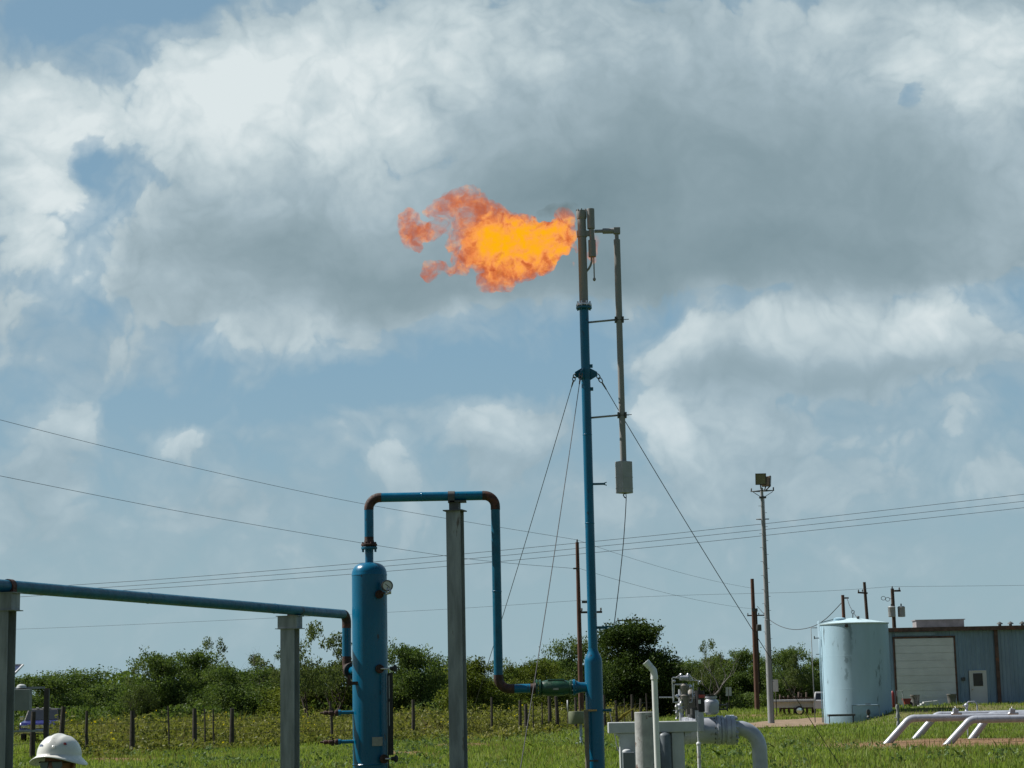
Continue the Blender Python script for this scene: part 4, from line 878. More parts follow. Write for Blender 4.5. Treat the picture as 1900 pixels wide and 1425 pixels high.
# trough
a_ = at(1560, 1328, 111.5); tr_ = thing('metal_bench', (a_.x, 111.6, gzf(a_.x, 111.6)), 'low dark metal trough on legs at the tank foot', 'trough')
zc_ = at(1562, 1327, 111.5).z; mb = MB(); mb.box((a_.x+.05, 111.6, zc_), (1.55, .5, .12)); mb.build('tray', greyd, tr_)
for s_ in (-1, 1):
    mb = MB(); mb.tube((a_.x+.05+s_*.7, 111.6, zc_-.05), (a_.x+.05+s_*.7, 111.6, gzf(a_.x, 111.6)), .03, n=8); mb.build('leg', greyd, tr_)

# ------------------------------------------------------------------ metal building
YB = 122.; BZ = .85
def BX(px, py=1230): return at(px, py, YB).x
xb0 = BX(1646); xb1 = BX(2350); zr = at(1700, 1168, YB).z; bd = 14.
bl = thing('metal_building', ((xb0+xb1)/2, YB, BZ), 'long low blue-grey sheet metal workshop behind the pale tank', 'building')
def siding_wall(x0, x1, z0_, z1_, y, mt_, name, step=.24, ydir=-1, dpt=.035):
    mb = MB(); n_ = max(1, int((x1-x0)/step)); w = (x1-x0)/n_; prof = []
    for i in range(n_):
        a = x0+i*w; prof += [(a, 0), (a+w*.62, 0), (a+w*.72, dpt), (a+w*.9, dpt)]
    prof.append((x1, 0)); vs = []
    for (x, d) in prof: vs += [(x, y+ydir*d, z0_), (x, y+ydir*d, z1_)]
    mb.add(vs, [(2*i, 2*i+2, 2*i+3, 2*i+1) for i in range(len(prof)-1)])
    return mb.build(name, mt_, bl)
rd0, rd1, rdz = BX(1662), BX(1771), at(1715, 1184, YB).z
ed0, ed1, edz = BX(1800, 1275), BX(1830, 1275), at(1815, 1246, YB).z
siding_wall(xb0, rd0-.12, BZ-.3, zr, YB, siding, 'wall_panel')
siding_wall(rd0-.12, rd1+.12, rdz+.12, zr, YB, siding, 'wall_panel')
siding_wall(rd1+.12, ed0-.06, BZ-.3, zr, YB, siding, 'wall_panel')
siding_wall(ed0-.06, ed1+.06, edz+.06, zr, YB, siding, 'wall_panel')
siding_wall(ed1+.06, BX(1854), BZ-.3, zr, YB, siding, 'wall_panel')
siding_wall(BX(1854), BX(1876), BZ-.3, zr, YB, sidingl, 'wall_panel')['label'] = 'paler blue siding strip'
siding_wall(BX(1876), xb1, BZ-.3, zr, YB, siding, 'wall_panel')
mb = MB(); mb.box(((xb0+xb1)/2, YB+bd/2+.2, (zr+BZ-.3)/2), (xb1-xb0-.1, bd-.3, zr-BZ+.2)); mb.build('wall_core', siding, bl)
mb = MB(); mb.prism([(xb0-.25, YB-.25, zr+.02), (xb0-.25, YB+bd/2, zr+.35), (xb0-.25, YB+bd+.25, zr+.02), (xb0-.25, YB+bd+.25, zr-.08), (xb0-.25, YB-.25, zr-.08)], (xb1-xb0+.5, 0, 0)); rf = mb.build('roof', roofm, bl)
mb = MB(); mb.box(((xb0+xb1)/2, YB-.29, zr-.01), (xb1-xb0+.5, .08, .26)); mb.build('gutter', trim, bl)
# roll-up door
mb = MB(); nn_ = 9; hh = (rdz-BZ)/nn_
for i in range(nn_): mb.box(((rd0+rd1)/2, YB-.03+.012*(i % 1), BZ+hh*(i+.5)), (rd1-rd0, .05, hh-.03))
mb.box(((rd0+rd1)/2, YB+.0, (rdz+BZ)/2), (rd1-rd0-.02, .04, rdz-BZ-.02)); mb.build('roll_up_door', rolld, bl)
mb = MB()
for x in (rd0-.06, rd1+.06): mb.box((x, YB-.03, (rdz+BZ)/2), (.11, .10, rdz-BZ))
mb.box(((rd0+rd1)/2, YB-.03, rdz+.06), (rd1-rd0+.24, .12, .12)); mb.build('door_frame', trim, bl)
mb = MB(); mb.box((BX(1700), YB-.06, at(1700, 1176, YB).z), (2.6, .05, .22)); mb.build('header_panel', sidingl, bl)
mb = MB(); mb.box(((ed0+ed1)/2, YB-.04, (edz+BZ)/2), (ed1-ed0-.06, .06, edz-BZ)); dr_ = mb.build('entry_door', doorw, bl)
mb = MB()
for x in (ed0, ed1): mb.box((x, YB-.05, (edz+BZ)/2), (.07, .10, edz-BZ))
mb.box(((ed0+ed1)/2, YB-.05, edz+.035), (ed1-ed0+.07, .11, .07)); mb.build('door_frame', doorw, bl)
mb = MB(); mb.box(((ed0+ed1)/2, YB-.085, at(1814, 1261, YB).z), (.60, .03, .80)); mb.build('door_window', glass, dr_)
mb = MB(); mb.tube((ed0+.12, YB-.07, BZ+.95), (ed0+.12, YB-.13, BZ+.95), .035, n=10); mb.build('door_knob', brass, dr_)
for p_ in (1850,): mb = MB(); mb.box((BX(p_), YB-.10, (zr-.1+BZ)/2), (.22, .14, zr-BZ-.1)); mb.build('downspout', trim, bl)
mb = MB(); mb.box((BX(1787, 1260), YB-.08, at(1787, 1260, YB).z), (.22, .12, .22)); mb.build('meter_box', greyd, bl)
mb = MB(); a_, b_ = BX(1710, 1160), BX(1800, 1160); mb.box(((a_+b_)/2, YB+2.2, zr+.35), (b_-a_, 1.2, .55)); mb.box(((a_+b_)/2, YB+2.2, zr+.65), (b_-a_+.15, 1.3, .05)); mb.build('ridge_vent', mat('mauve grey vent', (.22, .2, .2), .6, 0, .2, 2.), bl)
for p_ in (1857, 1877, 1899):
    mb = MB(); x = BX(p_, 1155); mb.tube((x, YB+.3, zr), (x, YB+.3, zr+.28), .10, n=12); mb.lathe((x, YB+.3, zr+.24), (0, 0, 1), [(.2, 0), (.18, .06), (.03, .16)], 14); mb.build('roof_vent', greyd, bl)
# things along the wall
def barrel(px, py, w, label, col):
    a = at(px, py, 119.5); g = gzf(a.x, 119.5); mb = MB(); h = .62
    mb.lathe((a.x, 119.5, g), (0, 0, 1), [(w*.78, 0), (w*.9, h*.6), (w, h), (w*1.06, h+.02), (w*1.06, h+.07), (w*.96, h+.07), (w*.9, h*.9), (w*.85, h*.85)], 24)
    tag(mb.build('planter_tub', col, org=(a.x, 119.5, g)), label, 'tub')
barrel(1698, 1300, .29, 'round grey tub standing left of the roll-up door centre', mat('grey tub', (.13, .13, .12), .8, 0, .3, 4.))
barrel(1766, 1300, .29, 'round grey tub at the right edge of the roll-up door', MATS['grey tub'])
a_ = at(1665, 1296, 118.5); fr_ = thing('red_cylinder_cart', (a_.x, 118.5, gzf(a_.x, 118.5)), 'red gas bottle in a thin metal frame beside the tank', 'gas bottle')
g = gzf(a_.x, 118.5); MB().lathe((a_.x-.28, 118.5, g), (0, 0, 1), [(.11, 0), (.12, .02), (.12, .85), (.08, .95), (.03, 1.02)], 18).build('bottle', redp, fr_)
MB().path([(a_.x, 118.5, g), (a_.x, 118.5, g+1.0), (a_.x+.35, 118.5, g+1.0), (a_.x+.35, 118.5, g)], .025, 8).build('frame', grey, fr_)
a_ = at(1683, 1300, 118.7); g = gzf(a_.x, 118.7); wb = thing('wheelbarrow', (a_.x, 118.7, g), 'small red and white cart tipped next to the grey tub', 'cart')
mb = MB(); mb.prism([(a_.x-.3, 118.5, g+.5), (a_.x+.25, 118.5, g+.5), (a_.x+.1, 118.5, g+.15), (a_.x-.15, 118.5, g+.15)], (0, .4, 0)); mb.build('tray', redp, wb)
mb = MB(); mb.lathe((a_.x+.2, 118.65, g+.15), (0, 1, 0), [(.1, 0), (.15, .02), (.15, .06), (.1, .08)], 16); mb.build('wheel', rubber, wb)
a_ = at(1723, 1306, 118.9); g = gzf(a_.x, 118.9); mb = MB()
for i in range(3): mb.box((a_.x+.05*i, 118.9, g+.05+.09*i), (1.3-.2*i, .5, .08), rot=Matrix.Rotation(-.08, 3, 'Y'))
tag(mb.build('board_pile', white, org=(a_.x, 118.9, g)), 'low pile of pale boards in front of the roll-up door', 'boards')

# ------------------------------------------------------------------ white pipe headers, right
def header(pc, pe, pg, R_, label, y_extra=0., rad=.135):
    # pc: bend pixel, pe: right end pixel, pg: ground pixel of the slanting leg
    g = onz(pg[0], pg[1], 0.); g.x += 0; Yh = g.y
    c = at(pc[0], pc[1], Yh); g.z = gzf(g.x, g.y)
    t = thing('pipe_header', (g.x, g.y, g.z), label, 'pipe', 'silver pipes bending into the ground')
    d1 = (c-g).normalized(); low = g-d1*.5; e = arc(c, d1, (1, 0, 0), R_, 8)
    mb = MB(); mb.tube(low, e[0], rad, n=28); mb.build('buried_leg', silver, t)
    mb = MB(); mb.ring_sweep([e[0]-d1*.03]+e+[e[-1]+Vector((.03, 0, 0))], [rad*1.03]*(len(e)+2), 28); mb.build('elbow', silver, t)
    xe = at(pe, pc[1], Yh).x; MB().tube(e[-1], (xe, Yh, c.z), rad, n=28).build('straight_pipe', silver, t); return t, c, Yh
header((1688, 1333), 2100, (1647, 1377), .45, 'leftmost front silver pipe rising from the ground and turning right')
header((1801, 1335), 2140, (1759, 1380), .45, 'right front silver pipe rising from the ground and turning right')
header((1737, 1327), 2100, (1700, 1371), .45, 'left rear silver pipe mostly hidden behind the front pipe')
header((1836, 1327), 2100, (1804, 1371), .45, 'right rear silver pipe mostly hidden behind the front pipe')
Yv = 71.5
for i, (px, lab) in enumerate(((1773, 'small square valve block on the silver pipes, left of the gooseneck'), (1878, 'small square valve block on the silver pipes, nearest the right edge'))):
    p = at(px, 1320, Yv); t = thing('valve_block', (p.x, Yv, p.z-.15), lab, 'valve', 'valve blocks on the silver pipes')
    mb = MB(); mb.box((p.x, Yv, p.z), (.2, .16, .2), rot=Matrix.Rotation(.15, 3, 'Y')); mb.build('block', silver, t, bevel=.02)
    mb = MB(); mb.tube((p.x-.17, Yv-.02, p.z-.08), (p.x+.22, Yv-.02, p.z-.08), .045, n=10); mb.tube((p.x, Yv, p.z+.08), (p.x, Yv, p.z+.17), .02, n=8); mb.build('stem', steelb, t)
t = thing('gooseneck_pipe', (at(1793, 1310, 76).x, 76, gzf(20, 76)), 'small bent tube with a ball valve standing behind the silver pipes', 'pipe')
x1_, x2_ = at(1793, 1310, 76).x, at(1813, 1310, 76).x; zg = at(1800, 1302, 76).z
MB().path([(x1_, 76, gzf(20, 76)), (x1_, 76, zg-.1), (x1_+.1, 76, zg), (x2_-.1, 76, zg), (x2_, 76, zg-.1), (x2_, 76, gzf(20, 76))], .028, 8).build('tube', silver, t)
mb = MB(); mb.lathe((x1_, 76, zg-.42), (0, 0, 1), [(.04, 0), (.08, .06), (.04, .14), (.08, .22), (.09, .3), (.04, .36)], 14); mb.box((x1_-.06, 76, zg-.15), (.16, .05, .05)); mb.build('ball_valve', silver, t)
xw = at(1666, 1325, 80).x; t = thing('riser_valve', (xw, 80, gzf(xw, 80)), 'knobbly grey riser with valves, between the tank and the silver pipes', 'valve')
zt3 = at(1666, 1307, 80).z; pr = []; g = gzf(xw, 80)
MB().tube((xw, 80, g), (xw, 80, g+.4), .04, n=10).build('pipe', grey, t)
for i in range(9): pr.append(((.05, .09, .06)[i % 3], g+.4+(zt3-g-.4)*i/8))
mb = MB(); mb.lathe((xw, 80, 0), (0, 0, 1), pr, 12); mb.tube((xw-.14, 80, g+.8), (xw+.14, 80, g+.8), .02, n=8); mb.build('valve_stack', grey, t)

# ------------------------------------------------------------------ left: panel stand, solar panel, blue pickup
YP = 45.
def PP(px, py): p = at(px, py, YP); return p
ps = thing('instrument_stand', (PP(40, 1400).x, YP, 0.), 'dark steel stand with a grey cabinet at the left edge', 'instrument stand')
mb = MB(); xp = PP(86, 1340).x; mb.box((xp, YP, PP(86, 1278).z/2), (.11, .11, PP(86, 1278).z)); mb.build('post', mat('brown black steel', (.035, .03, .028), .6, .2, .3, 4.), ps, bevel=.005)
mb = MB(); xq = PP(-70, 1340).x; mb.box((xq, YP, PP(-70, 1278).z/2), (.11, .11, PP(86, 1278).z)); mb.build('post', MATS['brown black steel'], ps, bevel=.005)
mb = MB(); zz = PP(20, 1277).z; mb.box(((xp+xq)/2, YP, zz), (xp-xq-.111, .05, .05)); mb.box(((xp+xq)/2, YP, PP(20, 1357).z), (xp-xq-.111, .05, .045)); mb.build('rail', grey, ps)
mb = MB(); a_, b_ = PP(-10, 1297), PP(60, 1297); mb.box(((a_.x+b_.x)/2, YP-.15, (zz-.03+PP(30, 1319).z)/2), (b_.x-a_.x, .28, zz-.03-PP(30, 1319).z)); mb.build('cabinet', mat('cabinet grey paint', (.16, .18, .18), .5, .1, .15, 3.), ps, bevel=.01)
mb = MB(); q = PP(42, 1272); mb.lathe((q.x, YP-.1, zz+.0), (0, 0, 1), [(.12, 0), (.10, .06), (.04, .09)], 18); mb.build('dome', rack, ps)
sp = thing('solar_panel', (PP(10, 1250).x, YP+.6, 0.), 'tilted solar panel with a white frame behind the nearest post', 'solar panel')
pts = [at(-60, 1236, YP+1.), at(43, 1234, YP+1.), at(26, 1252, YP+.3), at(-77, 1254, YP+.3)]
nv = (pts[1]-pts[0]).cross(pts[2]-pts[1]).normalized()*.03
MB().prism(pts, nv).build('cell_sheet', panelm, sp)
mb = MB()
for i in range(4): mb.path([pts[i]-nv*.2, pts[(i+1) % 4]-nv*.2], .026, 6)
mb.build('panel_frame', white, sp)
MB().tube((PP(-15, 1300).x, YP+.65, 0), (PP(-15, 1300).x, YP+.65, (pts[0].z+pts[2].z)/2-.03), .05, n=12).build('mast', grey, sp)

def pickup(name, x, y, rz, paint, label, chromef=True, flatbed=False):
    g = gzf(x, y); t = thing(name, (x, y, g), label, 'pickup truck' if not flatbed else 'flatbed truck')
    L = 5.4; w = 1.95
    # built facing -Y (towards the camera), then turned
    def prof(z_pts, x0=-w/2, x1=w/2):   # side outline in (y,z)
        return [(x+x0, y+p, g+q) for p, q in z_pts]
    hw = w/2
    mb = MB(); mb.prism(prof([(-2.6, .55), (-2.62, .95), (-2.5, 1.08), (-1.35, 1.18), (-1.2, .55)]), (w, 0, 0)); hood = mb.build('hood', paint, t, bevel=.06)
    mb = MB(); mb.prism(prof([(-1.34, .5), (-1.34, 1.17), (.55, 1.17), (.55, .5)]), (w, 0, 0)); mb.build('cab_body', paint, t, bevel=.04)
    cb_ = [(-1.3, 1.16), (-.65, 1.80), (.35, 1.82), (.5, 1.16)]
    mb = MB()
    vs = []
    for (p, q) in cb_:
        ins = .04 if q < 1.3 else .17
        vs += [(x-hw+ins, y+p, g+q), (x+hw-ins, y+p, g+q)]
    mb.add(vs, [(0, 1, 3, 2), (2, 3, 5, 4), (4, 5, 7, 6), (0, 2, 4, 6), (1, 7, 5, 3), (0, 6, 7, 1)]); mb.build('cab_roof', paint if flatbed else blk, t, bevel=.04)
    d = Vector((0, -.64, -.65)).normalized()
    mb = MB(); mb.add([(x-hw+.11, y-1.272, g+1.20), (x+hw-.11, y-1.272, g+1.20), (x+hw-.22, y-.72, g+1.74), (x-hw+.22, y-.72, g+1.74)], [(0, 1, 2, 3)]); mb.add([(x-hw+.11, y-1.24, g+1.20), (x+hw-.11, y-1.24, g+1.20), (x+hw-.22, y-.69, g+1.74), (x-hw+.22, y-.69, g+1.74)], [(3, 2, 1, 0)]); mb.build('windscreen', glass, t)
    for s_ in (-1, 1):
        mb = MB(); mb.prism([(x+s_*(hw-.055), y-1.05, g+1.22), (x+s_*(hw-.15), y-.6, g+1.70), (x+s_*(hw-.15), y+.3, g+1.70), (x+s_*(hw-.06), y+.38, g+1.22)], (s_*.012, 0, .004)); mb.build('side_window', glass, t)
        mb = MB(); mb.box((x+s_*(hw+.12), y-1.05, g+1.3), (.2, .08, .2)); mb.build('wing_mirror', chrome, t, bevel=.02)
        mb = MB(); mb.box((x+s_*(hw-.24), y-2.63, g+.86), (.34, .05, .17)); mb.build('headlight', chrome, t, bevel=.02)
    mb = MB(); mb.box((x, y-2.63, g+.86), (1.1, .06, .2)); mb.build('grille', chrome if chromef else blk, t)
    mb = MB(); mb.box((x, y-2.70, g+.60), (w+.02, .14, .2)); mb.build('bumper', chrome, t, bevel=.03)
    for dx in (-.32, 0, .32): mb = MB(); mb.box((x+dx, y-.6, g+1.85), (.14, .12, .05)); mb.build('cab_light', mat('cab light lens', (.75, .72, .6), .15, 0, .05, 3.), t, bevel=.015)
    if flatbed:
        mb = MB(); mb.box((x, y+2.2, g+1.18), (2.3, 3.6, .14)); mb.box((x, y+2.2, g+.85), (.9, 3.5, .45)); mb.build('flat_bed', paint, t)
    else:
        mb = MB(); mb.box((x, y+1.7, g+.62), (w, 2.25, .25))
        for s_ in (-1, 1): mb.box((x+s_*(hw-.06), y+1.7, g+.94), (.1, 2.25, .45))
        mb.box((x, y+2.79, g+.94), (w-.24, .08, .45)); mb.build('cargo_bed', paint, t, bevel=.01)
    for s_ in (-1, 1):
        for yy in (-1.95, 1.65):
            mb = MB(); mb.lathe((x+s_*(hw-.02)-s_*.24, y+yy, g+.37), (s_, 0, 0), [(.28, 0), (.36, .02), (.37, .12), (.36, .22), (.27, .24)], 24); wh = mb.build('wheel', rubber, t)
            mb = MB(); mb.lathe((x+s_*(hw-.02)-s_*.02, y+yy, g+.37), (s_, 0, 0), [(.22, 0), (.24, .02), (.08, .03)], 18); mb.build('rim', chrome, wh)
    t.rotation_euler = (0, 0, rz); return t
ax = at(66, 1340, 105).x
pickup('pickup_truck', ax+.0, 107, R(6), bluecar, 'blue pickup facing the camera, seen behind the instrument stand')
ax = at(1488, 1285, 150).x
pickup('flatbed_truck', ax+1.7, 152, R(82), whitecar, 'white flatbed truck parked half hidden behind the pale tank', False, True)

# signs
for (px, p0_, p1_, Y, w, lab) in ((1352, 1275, 1291, 195, .7, 'small white sign on the far fence, left of the reddish pole'), (1439, 1261, 1283, 150, .42, 'narrow white sign plate just right of the floodlight mast')):
    a_ = at(px, (p0_+p1_)/2, Y); h = (p1_-p0_)*pixs(Y); g = gzf(a_.x, Y); t = thing('sign', (a_.x, Y, g), lab, 'sign')
    mb = MB()
    if w > .5:
        for s_ in (-1, 1): mb.box((a_.x+s_*.16, Y, a_.z), (.25, .03, h))
    else: mb.box((a_.x, Y, a_.z), (w, .03, h))
    mb.build('sign_plate', white, t); MB().tube((a_.x, Y+.06, g), (a_.x, Y+.06, a_.z), .04, n=8).build('sign_post', fwood, t)

# ------------------------------------------------------------------ person in a white hard hat
YH = 10.7; hx = at(110, 1400, YH).x; ZT_H = at(110, 1360, YH).z
pe = thing('person', (hx, YH, 0.), 'person in a white full-brim hard hat and glasses at the bottom left', 'person')
def skinmesh(nodes, edges, name, mt_, parent, sub=2):
    me = bpy.data.meshes.new(name); o0 = origin_of(parent)
    me.from_pydata([tuple(Vector(n_[0])-o0) for n_ in nodes], edges, []); o = bpy.data.objects.new(name, me); C.objects.link(o); o.parent = parent
    sk = o.modifiers.new('skin', 'SKIN'); sk.use_smooth_shade = True
    for i, n_ in enumerate(nodes): me.skin_vertices[0].data[i].radius = (n_[1], n_[2] if len(n_) > 2 else n_[1])
    me.skin_vertices[0].data[0].use_root = True
    ss = o.modifiers.new('sub', 'SUBSURF'); ss.levels = sub; ss.render_levels = sub; me.materials.append(mt_); return o
hz0 = ZT_H-.245    # chin-ish reference: top of hat minus
HB = ZT_H-1.80     # ground offset so that the feet reach the ground
def H(x, y, z): return Vector((hx+x, YH+y, z))
zt_ = ZT_H
nodes = [(H(0, .02, .98), .16, .12), (H(0, .02, 1.15), .15, .11), (H(0, .02, 1.35), .18, .12), (H(0, .03, 1.45), .12, .09), (H(0, .02, 1.52), .06, .06),
         (H(-.19, .02, 1.42), .065), (H(-.25, .03, 1.15), .05), (H(-.26, -.03, .90), .035), (H(.19, .02, 1.42), .065), (H(.25, .03, 1.15), .05), (H(.26, -.03, .90), .035),
         (H(-.1, .02, .90), .10), (H(-.11, .0, .50), .065), (H(-.12, .03, .12), .045), (H(-.12, -.12, .05), .045), (H(.1, .02, .90), .10), (H(.11, .0, .50), .065), (H(.12, .03, .12), .045), (H(.12, -.12, .05), .045)]
ed = [(0, 1), (1, 2), (2, 3), (3, 4), (3, 5), (5, 6), (6, 7), (3, 8), (8, 9), (9, 10), (0, 11), (11, 12), (12, 13), (13, 14), (0, 15), (15, 16), (16, 17), (17, 18)]
body = skinmesh(nodes, ed, 'body', shirt, pe)
for s_ in (-1, 1):   # hands
    hn = [(H(s_*.26, -.03, .90), .026, .03), (H(s_*.262, -.045, .83), .020, .036)]; he = [(0, 1)]
    for k in range(4):
        yb = -.075+k*.022; i0 = len(hn); L_ = (.065, .078, .072, .055)[k]
        hn += [(H(s_*.262, yb, .80), .009), (H(s_*.255, yb-.004, .80-L_*.6), .0085), (H(s_*.242, yb-.004, .80-L_), .0075)]; he += [(1, i0), (i0, i0+1), (i0+1, i0+2)]
    i0 = len(hn); hn += [(H(s_*.25, -.085, .86), .011), (H(s_*.24, -.105, .825), .009)]; he += [(0, i0), (i0, i0+1)]
    skinmesh(hn, he, 'hand', skin, pe, 1)
# head: ovoid with nose, ears
zh = zt_-.158; fd = Vector((-.25, -1, 0)).normalized(); rr_ = Matrix.Rotation(math.atan2(-.25, 1), 3, 'Z')
bm = bmesh.new(); bmesh.ops.create_uvsphere(bm, u_segments=40, v_segments=28, radius=1)
for v in bm.verts:
    x, y, z = v.co; w = 1-.22*max(0, -z)**1.5; v.co = Vector((x*.076*w, y*.096*w, z*.118))
    fx = x; fz = z
    if y < -.6:
        nose = math.exp(-((x/.16)**2+((z+.12)/.22)**2))*.022; lips = math.exp(-((x/.3)**2+((z+.5)/.10)**2))*.007; eye = (math.exp(-(((abs(x)-.38)/.16)**2+((z-.05)/.12)**2)))*-.009
        v.co.y -= nose+lips+eye
for f in bm.faces: f.smooth = True
def bm_obj(bm, name, mt_, parent, M4):
    bmesh.ops.transform(bm, matrix=M4, verts=bm.verts); me = bpy.data.meshes.new(name); bm.to_mesh(me); bm.free(); me.materials.append(mt_); o = bpy.data.objects.new(name, me); C.objects.link(o); o.parent = parent; return o
Mh = Matrix.Translation((0, 0, zh-.02)) @ rr_.to_4x4()
head = bm_obj(bm, 'head', skin, pe, Mh)
def HP(x, y, z): return H(0, 0, zh-.02)+rr_ @ Vector((x, y, z))
mb = MB()
for s_ in (-1, 1): mb.lathe(HP(s_*.072, .01, -.01), rr_ @ Vector((s_, .3, 0)), [(.02, 0), (.028, .006), (.03, .014), (.02, .018)], 12)
mb.build('ears', skin, head)
mb = MB()
for s_ in (-1, 1): mb.prism([HP(s_*.006+x*s_, -.104+abs(x)*.25, z) for x, z in ((.004, .022), (.058, .026), (.062, .0), (.04, -.022), (.012, -.016))], rr_ @ Vector((0, -.004, 0)))
mb.build('glasses', mat('tinted safety lens', (.10, .13, .20), .06, .3, .1, 5.), head)
mb = MB()
for s_ in (-1, 1): mb.box(HP(s_*.074, -.045, .02), (.004, .09, .008), rot=rr_)
mb.box(HP(0, -.106, .024), (.12, .004, .005), rot=rr_); mb.build('glasses_frame', blk, head)
mb = MB(); mb.lathe(HP(0, .02, -.03), (0, 0, 1), [(.06, -.04), (.078, .0), (.083, .04), (.08, .07)], 24); mb.box(HP(0, -.07, -.078), (.05, .03, .02), rot=rr_)
hm = MB(); 
for k in range(60):
    a = random.uniform(-.1, math.pi+.1); b_ = random.uniform(-.05, .05); p = HP(math.cos(a)*.076, .02+math.sin(a)*.082, b_); hm.tube(p, p+Vector((0, 0, -.03)), .006, .002, 5)
hm.build('hair', mat('dark brown hair', (.02, .014, .01), .8, 0, .3, 30.), head)
# hard hat
bm = bmesh.new(); seg = 64; rings = 22; grid = []
tiltM = Matrix.Rotation(R(-5), 3, 'X'); hw_, hl_, hh_ = .118, .142, .118
for i in range(rings+1):
    t = i/rings*math.pi/2; row = []
    for k in range(seg):
        a = 2*math.pi*k/seg; x = math.sin(a)*math.cos(t)**.85*hw_; y = -math.cos(a)*math.cos(t)**.85*hl_; z = math.sin(t)**.92*hh_
        ridge = math.exp(-((x/.020)**2))*.009*(1 if t > .25 else t/.25); side = math.exp(-(((abs(x)-.052)/.012)**2))*.004*math.sin(t)**2
        row.append(bm.verts.new((x*(1+.0), y, z+ridge+side)))
    grid.append(row)
brim = []
for (rr2, dz) in ((1.0, 0), (1.04, -.001), (1.20, -.006), (1.30, -.010), (1.295, -.014), (1.2, -.010), (1.0, -.006)):
    row = []
    for k in range(seg):
        a = 2*math.pi*k/seg; fr_b = 1 + (.05 if math.cos(a) > .3 else 0); dip = .036*abs(math.sin(a))**2*max(0, rr2-1)/.3
        row.append(bm.verts.new((math.sin(a)*hw_*rr2, -math.cos(a)*hl_*(1+(rr2-1)*.85*fr_b), dz-dip)))
    brim.append(row)
def strip(a, b):
    for k in range(seg):
        k2 = (k+1) % seg; f = bm.faces.new((a[k], a[k2], b[k2], b[k])); f.smooth = True
for i in range(rings): strip(grid[i], grid[i+1])
for i in range(len(brim)-1): strip(brim[i+1], brim[i])
bmesh.ops.remove_doubles(bm, verts=bm.verts, dist=.0004); bmesh.ops.recalc_face_normals(bm, faces=bm.faces)
zhat = zt_-hh_-.011
hyaw = Matrix.Rotation(math.atan2(-.25, 1), 3, 'Z')
MH = Matrix.Translation((0, 0, zhat)) @ (hyaw @ tiltM).to_4x4()
hat = bm_obj(bm, 'hard_hat', hatm, pe, MH)
def hat_pt(az, t, off):
    x = math.sin(az)*math.cos(t)**.85*hw_; y = -math.cos(az)*math.cos(t)**.85*hl_; z = math.sin(t)**.92*hh_
    nn = Vector((x/hw_**2, y/hl_**2, z/hh_**2)).normalized(); return Vector((hx, YH, zhat))+(hyaw @ tiltM) @ (Vector((x, y, z))+nn*off), nn
def decal(az, t, w, h, mt_, nm):
    p, nn = hat_pt(az, t, .003); nw = (hyaw @ tiltM) @ nn; q = nw.to_track_quat('Z', 'Y').to_matrix(); mb = MB(); mb.lathe(p, nw, [(w, 0), (w, .0012)], 18); return mb.build(nm, mt_, hat)
decal(.80, .52, .0085, .02, redp, 'red_sticker'); decal(.86, .50, .004, .02, mat('blue print', (.03, .06, .3), .5, 0, .1, 5.), 'blue_sticker')
mb = MB()
for i in range(5):
    p, nn = hat_pt(-.62+i*.06, .42+.02*(i % 2), .0015); mb.box(p, (.006, .003, .009+.004*(i % 2)), rot=(hyaw @ Matrix.Rotation(-.6+i*.06, 3, 'Z')))
mb.build('side_print', mat('faded blue print', (.2, .25, .42), .6, 0, .1, 5.), hat)
mb = MB(); p, nn = hat_pt(.28, .35, .0); mb.lathe(p, (hyaw @ tiltM) @ nn, [(.010, -.003), (.010, .003), (.006, .005)], 14); mb.build('vent_plug', hatm, hat)

# ------------------------------------------------------------------ vegetation
def numpy_mesh(name, V, F, mt_):
    me = bpy.data.meshes.new(name); me.vertices.add(len(V)); me.vertices.foreach_set('co', np.asarray(V, np.float32).ravel())
    n_, k = F.shape; me.loops.add(n_*k); me.loops.foreach_set('vertex_index', F.astype(np.int32).ravel())
    me.polygons.add(n_); me.polygons.foreach_set('loop_start', np.arange(0, n_*k, k, dtype=np.int32)); me.polygons.foreach_set('loop_total', np.full(n_, k, np.int32))
    me.update(calc_edges=True); me.validate(); me.materials.append(mt_); return me
def cards(cent, size, rng, aspect=.55, up=0.3):
    n_ = len(cent); u = rng.normal(size=(n_, 3)); u /= np.linalg.norm(u, axis=1)[:, None]
    v = rng.normal(size=(n_, 3)); v -= (v*u).sum(1)[:, None]*u; v /= np.linalg.norm(v, axis=1)[:, None]
    s = (size*(.6+.8*rng.random(n_)))[:, None] if not np.isscalar(size) else (size*(.6+.8*rng.random((n_, 1))))
    a = u*s; b = v*s*aspect
    V = np.stack([cent-a, cent-b*.9, cent+a, cent+b], 1).reshape(-1, 3); return V, np.arange(n_*4).reshape(-1, 4)

lf_mid = leafmat('mid green mesquite leaf', [(.030, .052, .017), (.058, .094, .028), (.092, .134, .040), (.15, .185, .07)])
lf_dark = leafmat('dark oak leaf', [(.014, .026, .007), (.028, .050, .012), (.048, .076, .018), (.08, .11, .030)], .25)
lf_pale = leafmat('pale mesquite leaf', [(.035, .05, .02), (.07, .095, .035), (.10, .13, .05), (.15, .17, .08)])
lf_yel = leafmat('yellow green leaf', [(.035, .052, .010), (.070, .096, .018), (.11, .138, .028), (.15, .165, .04)])

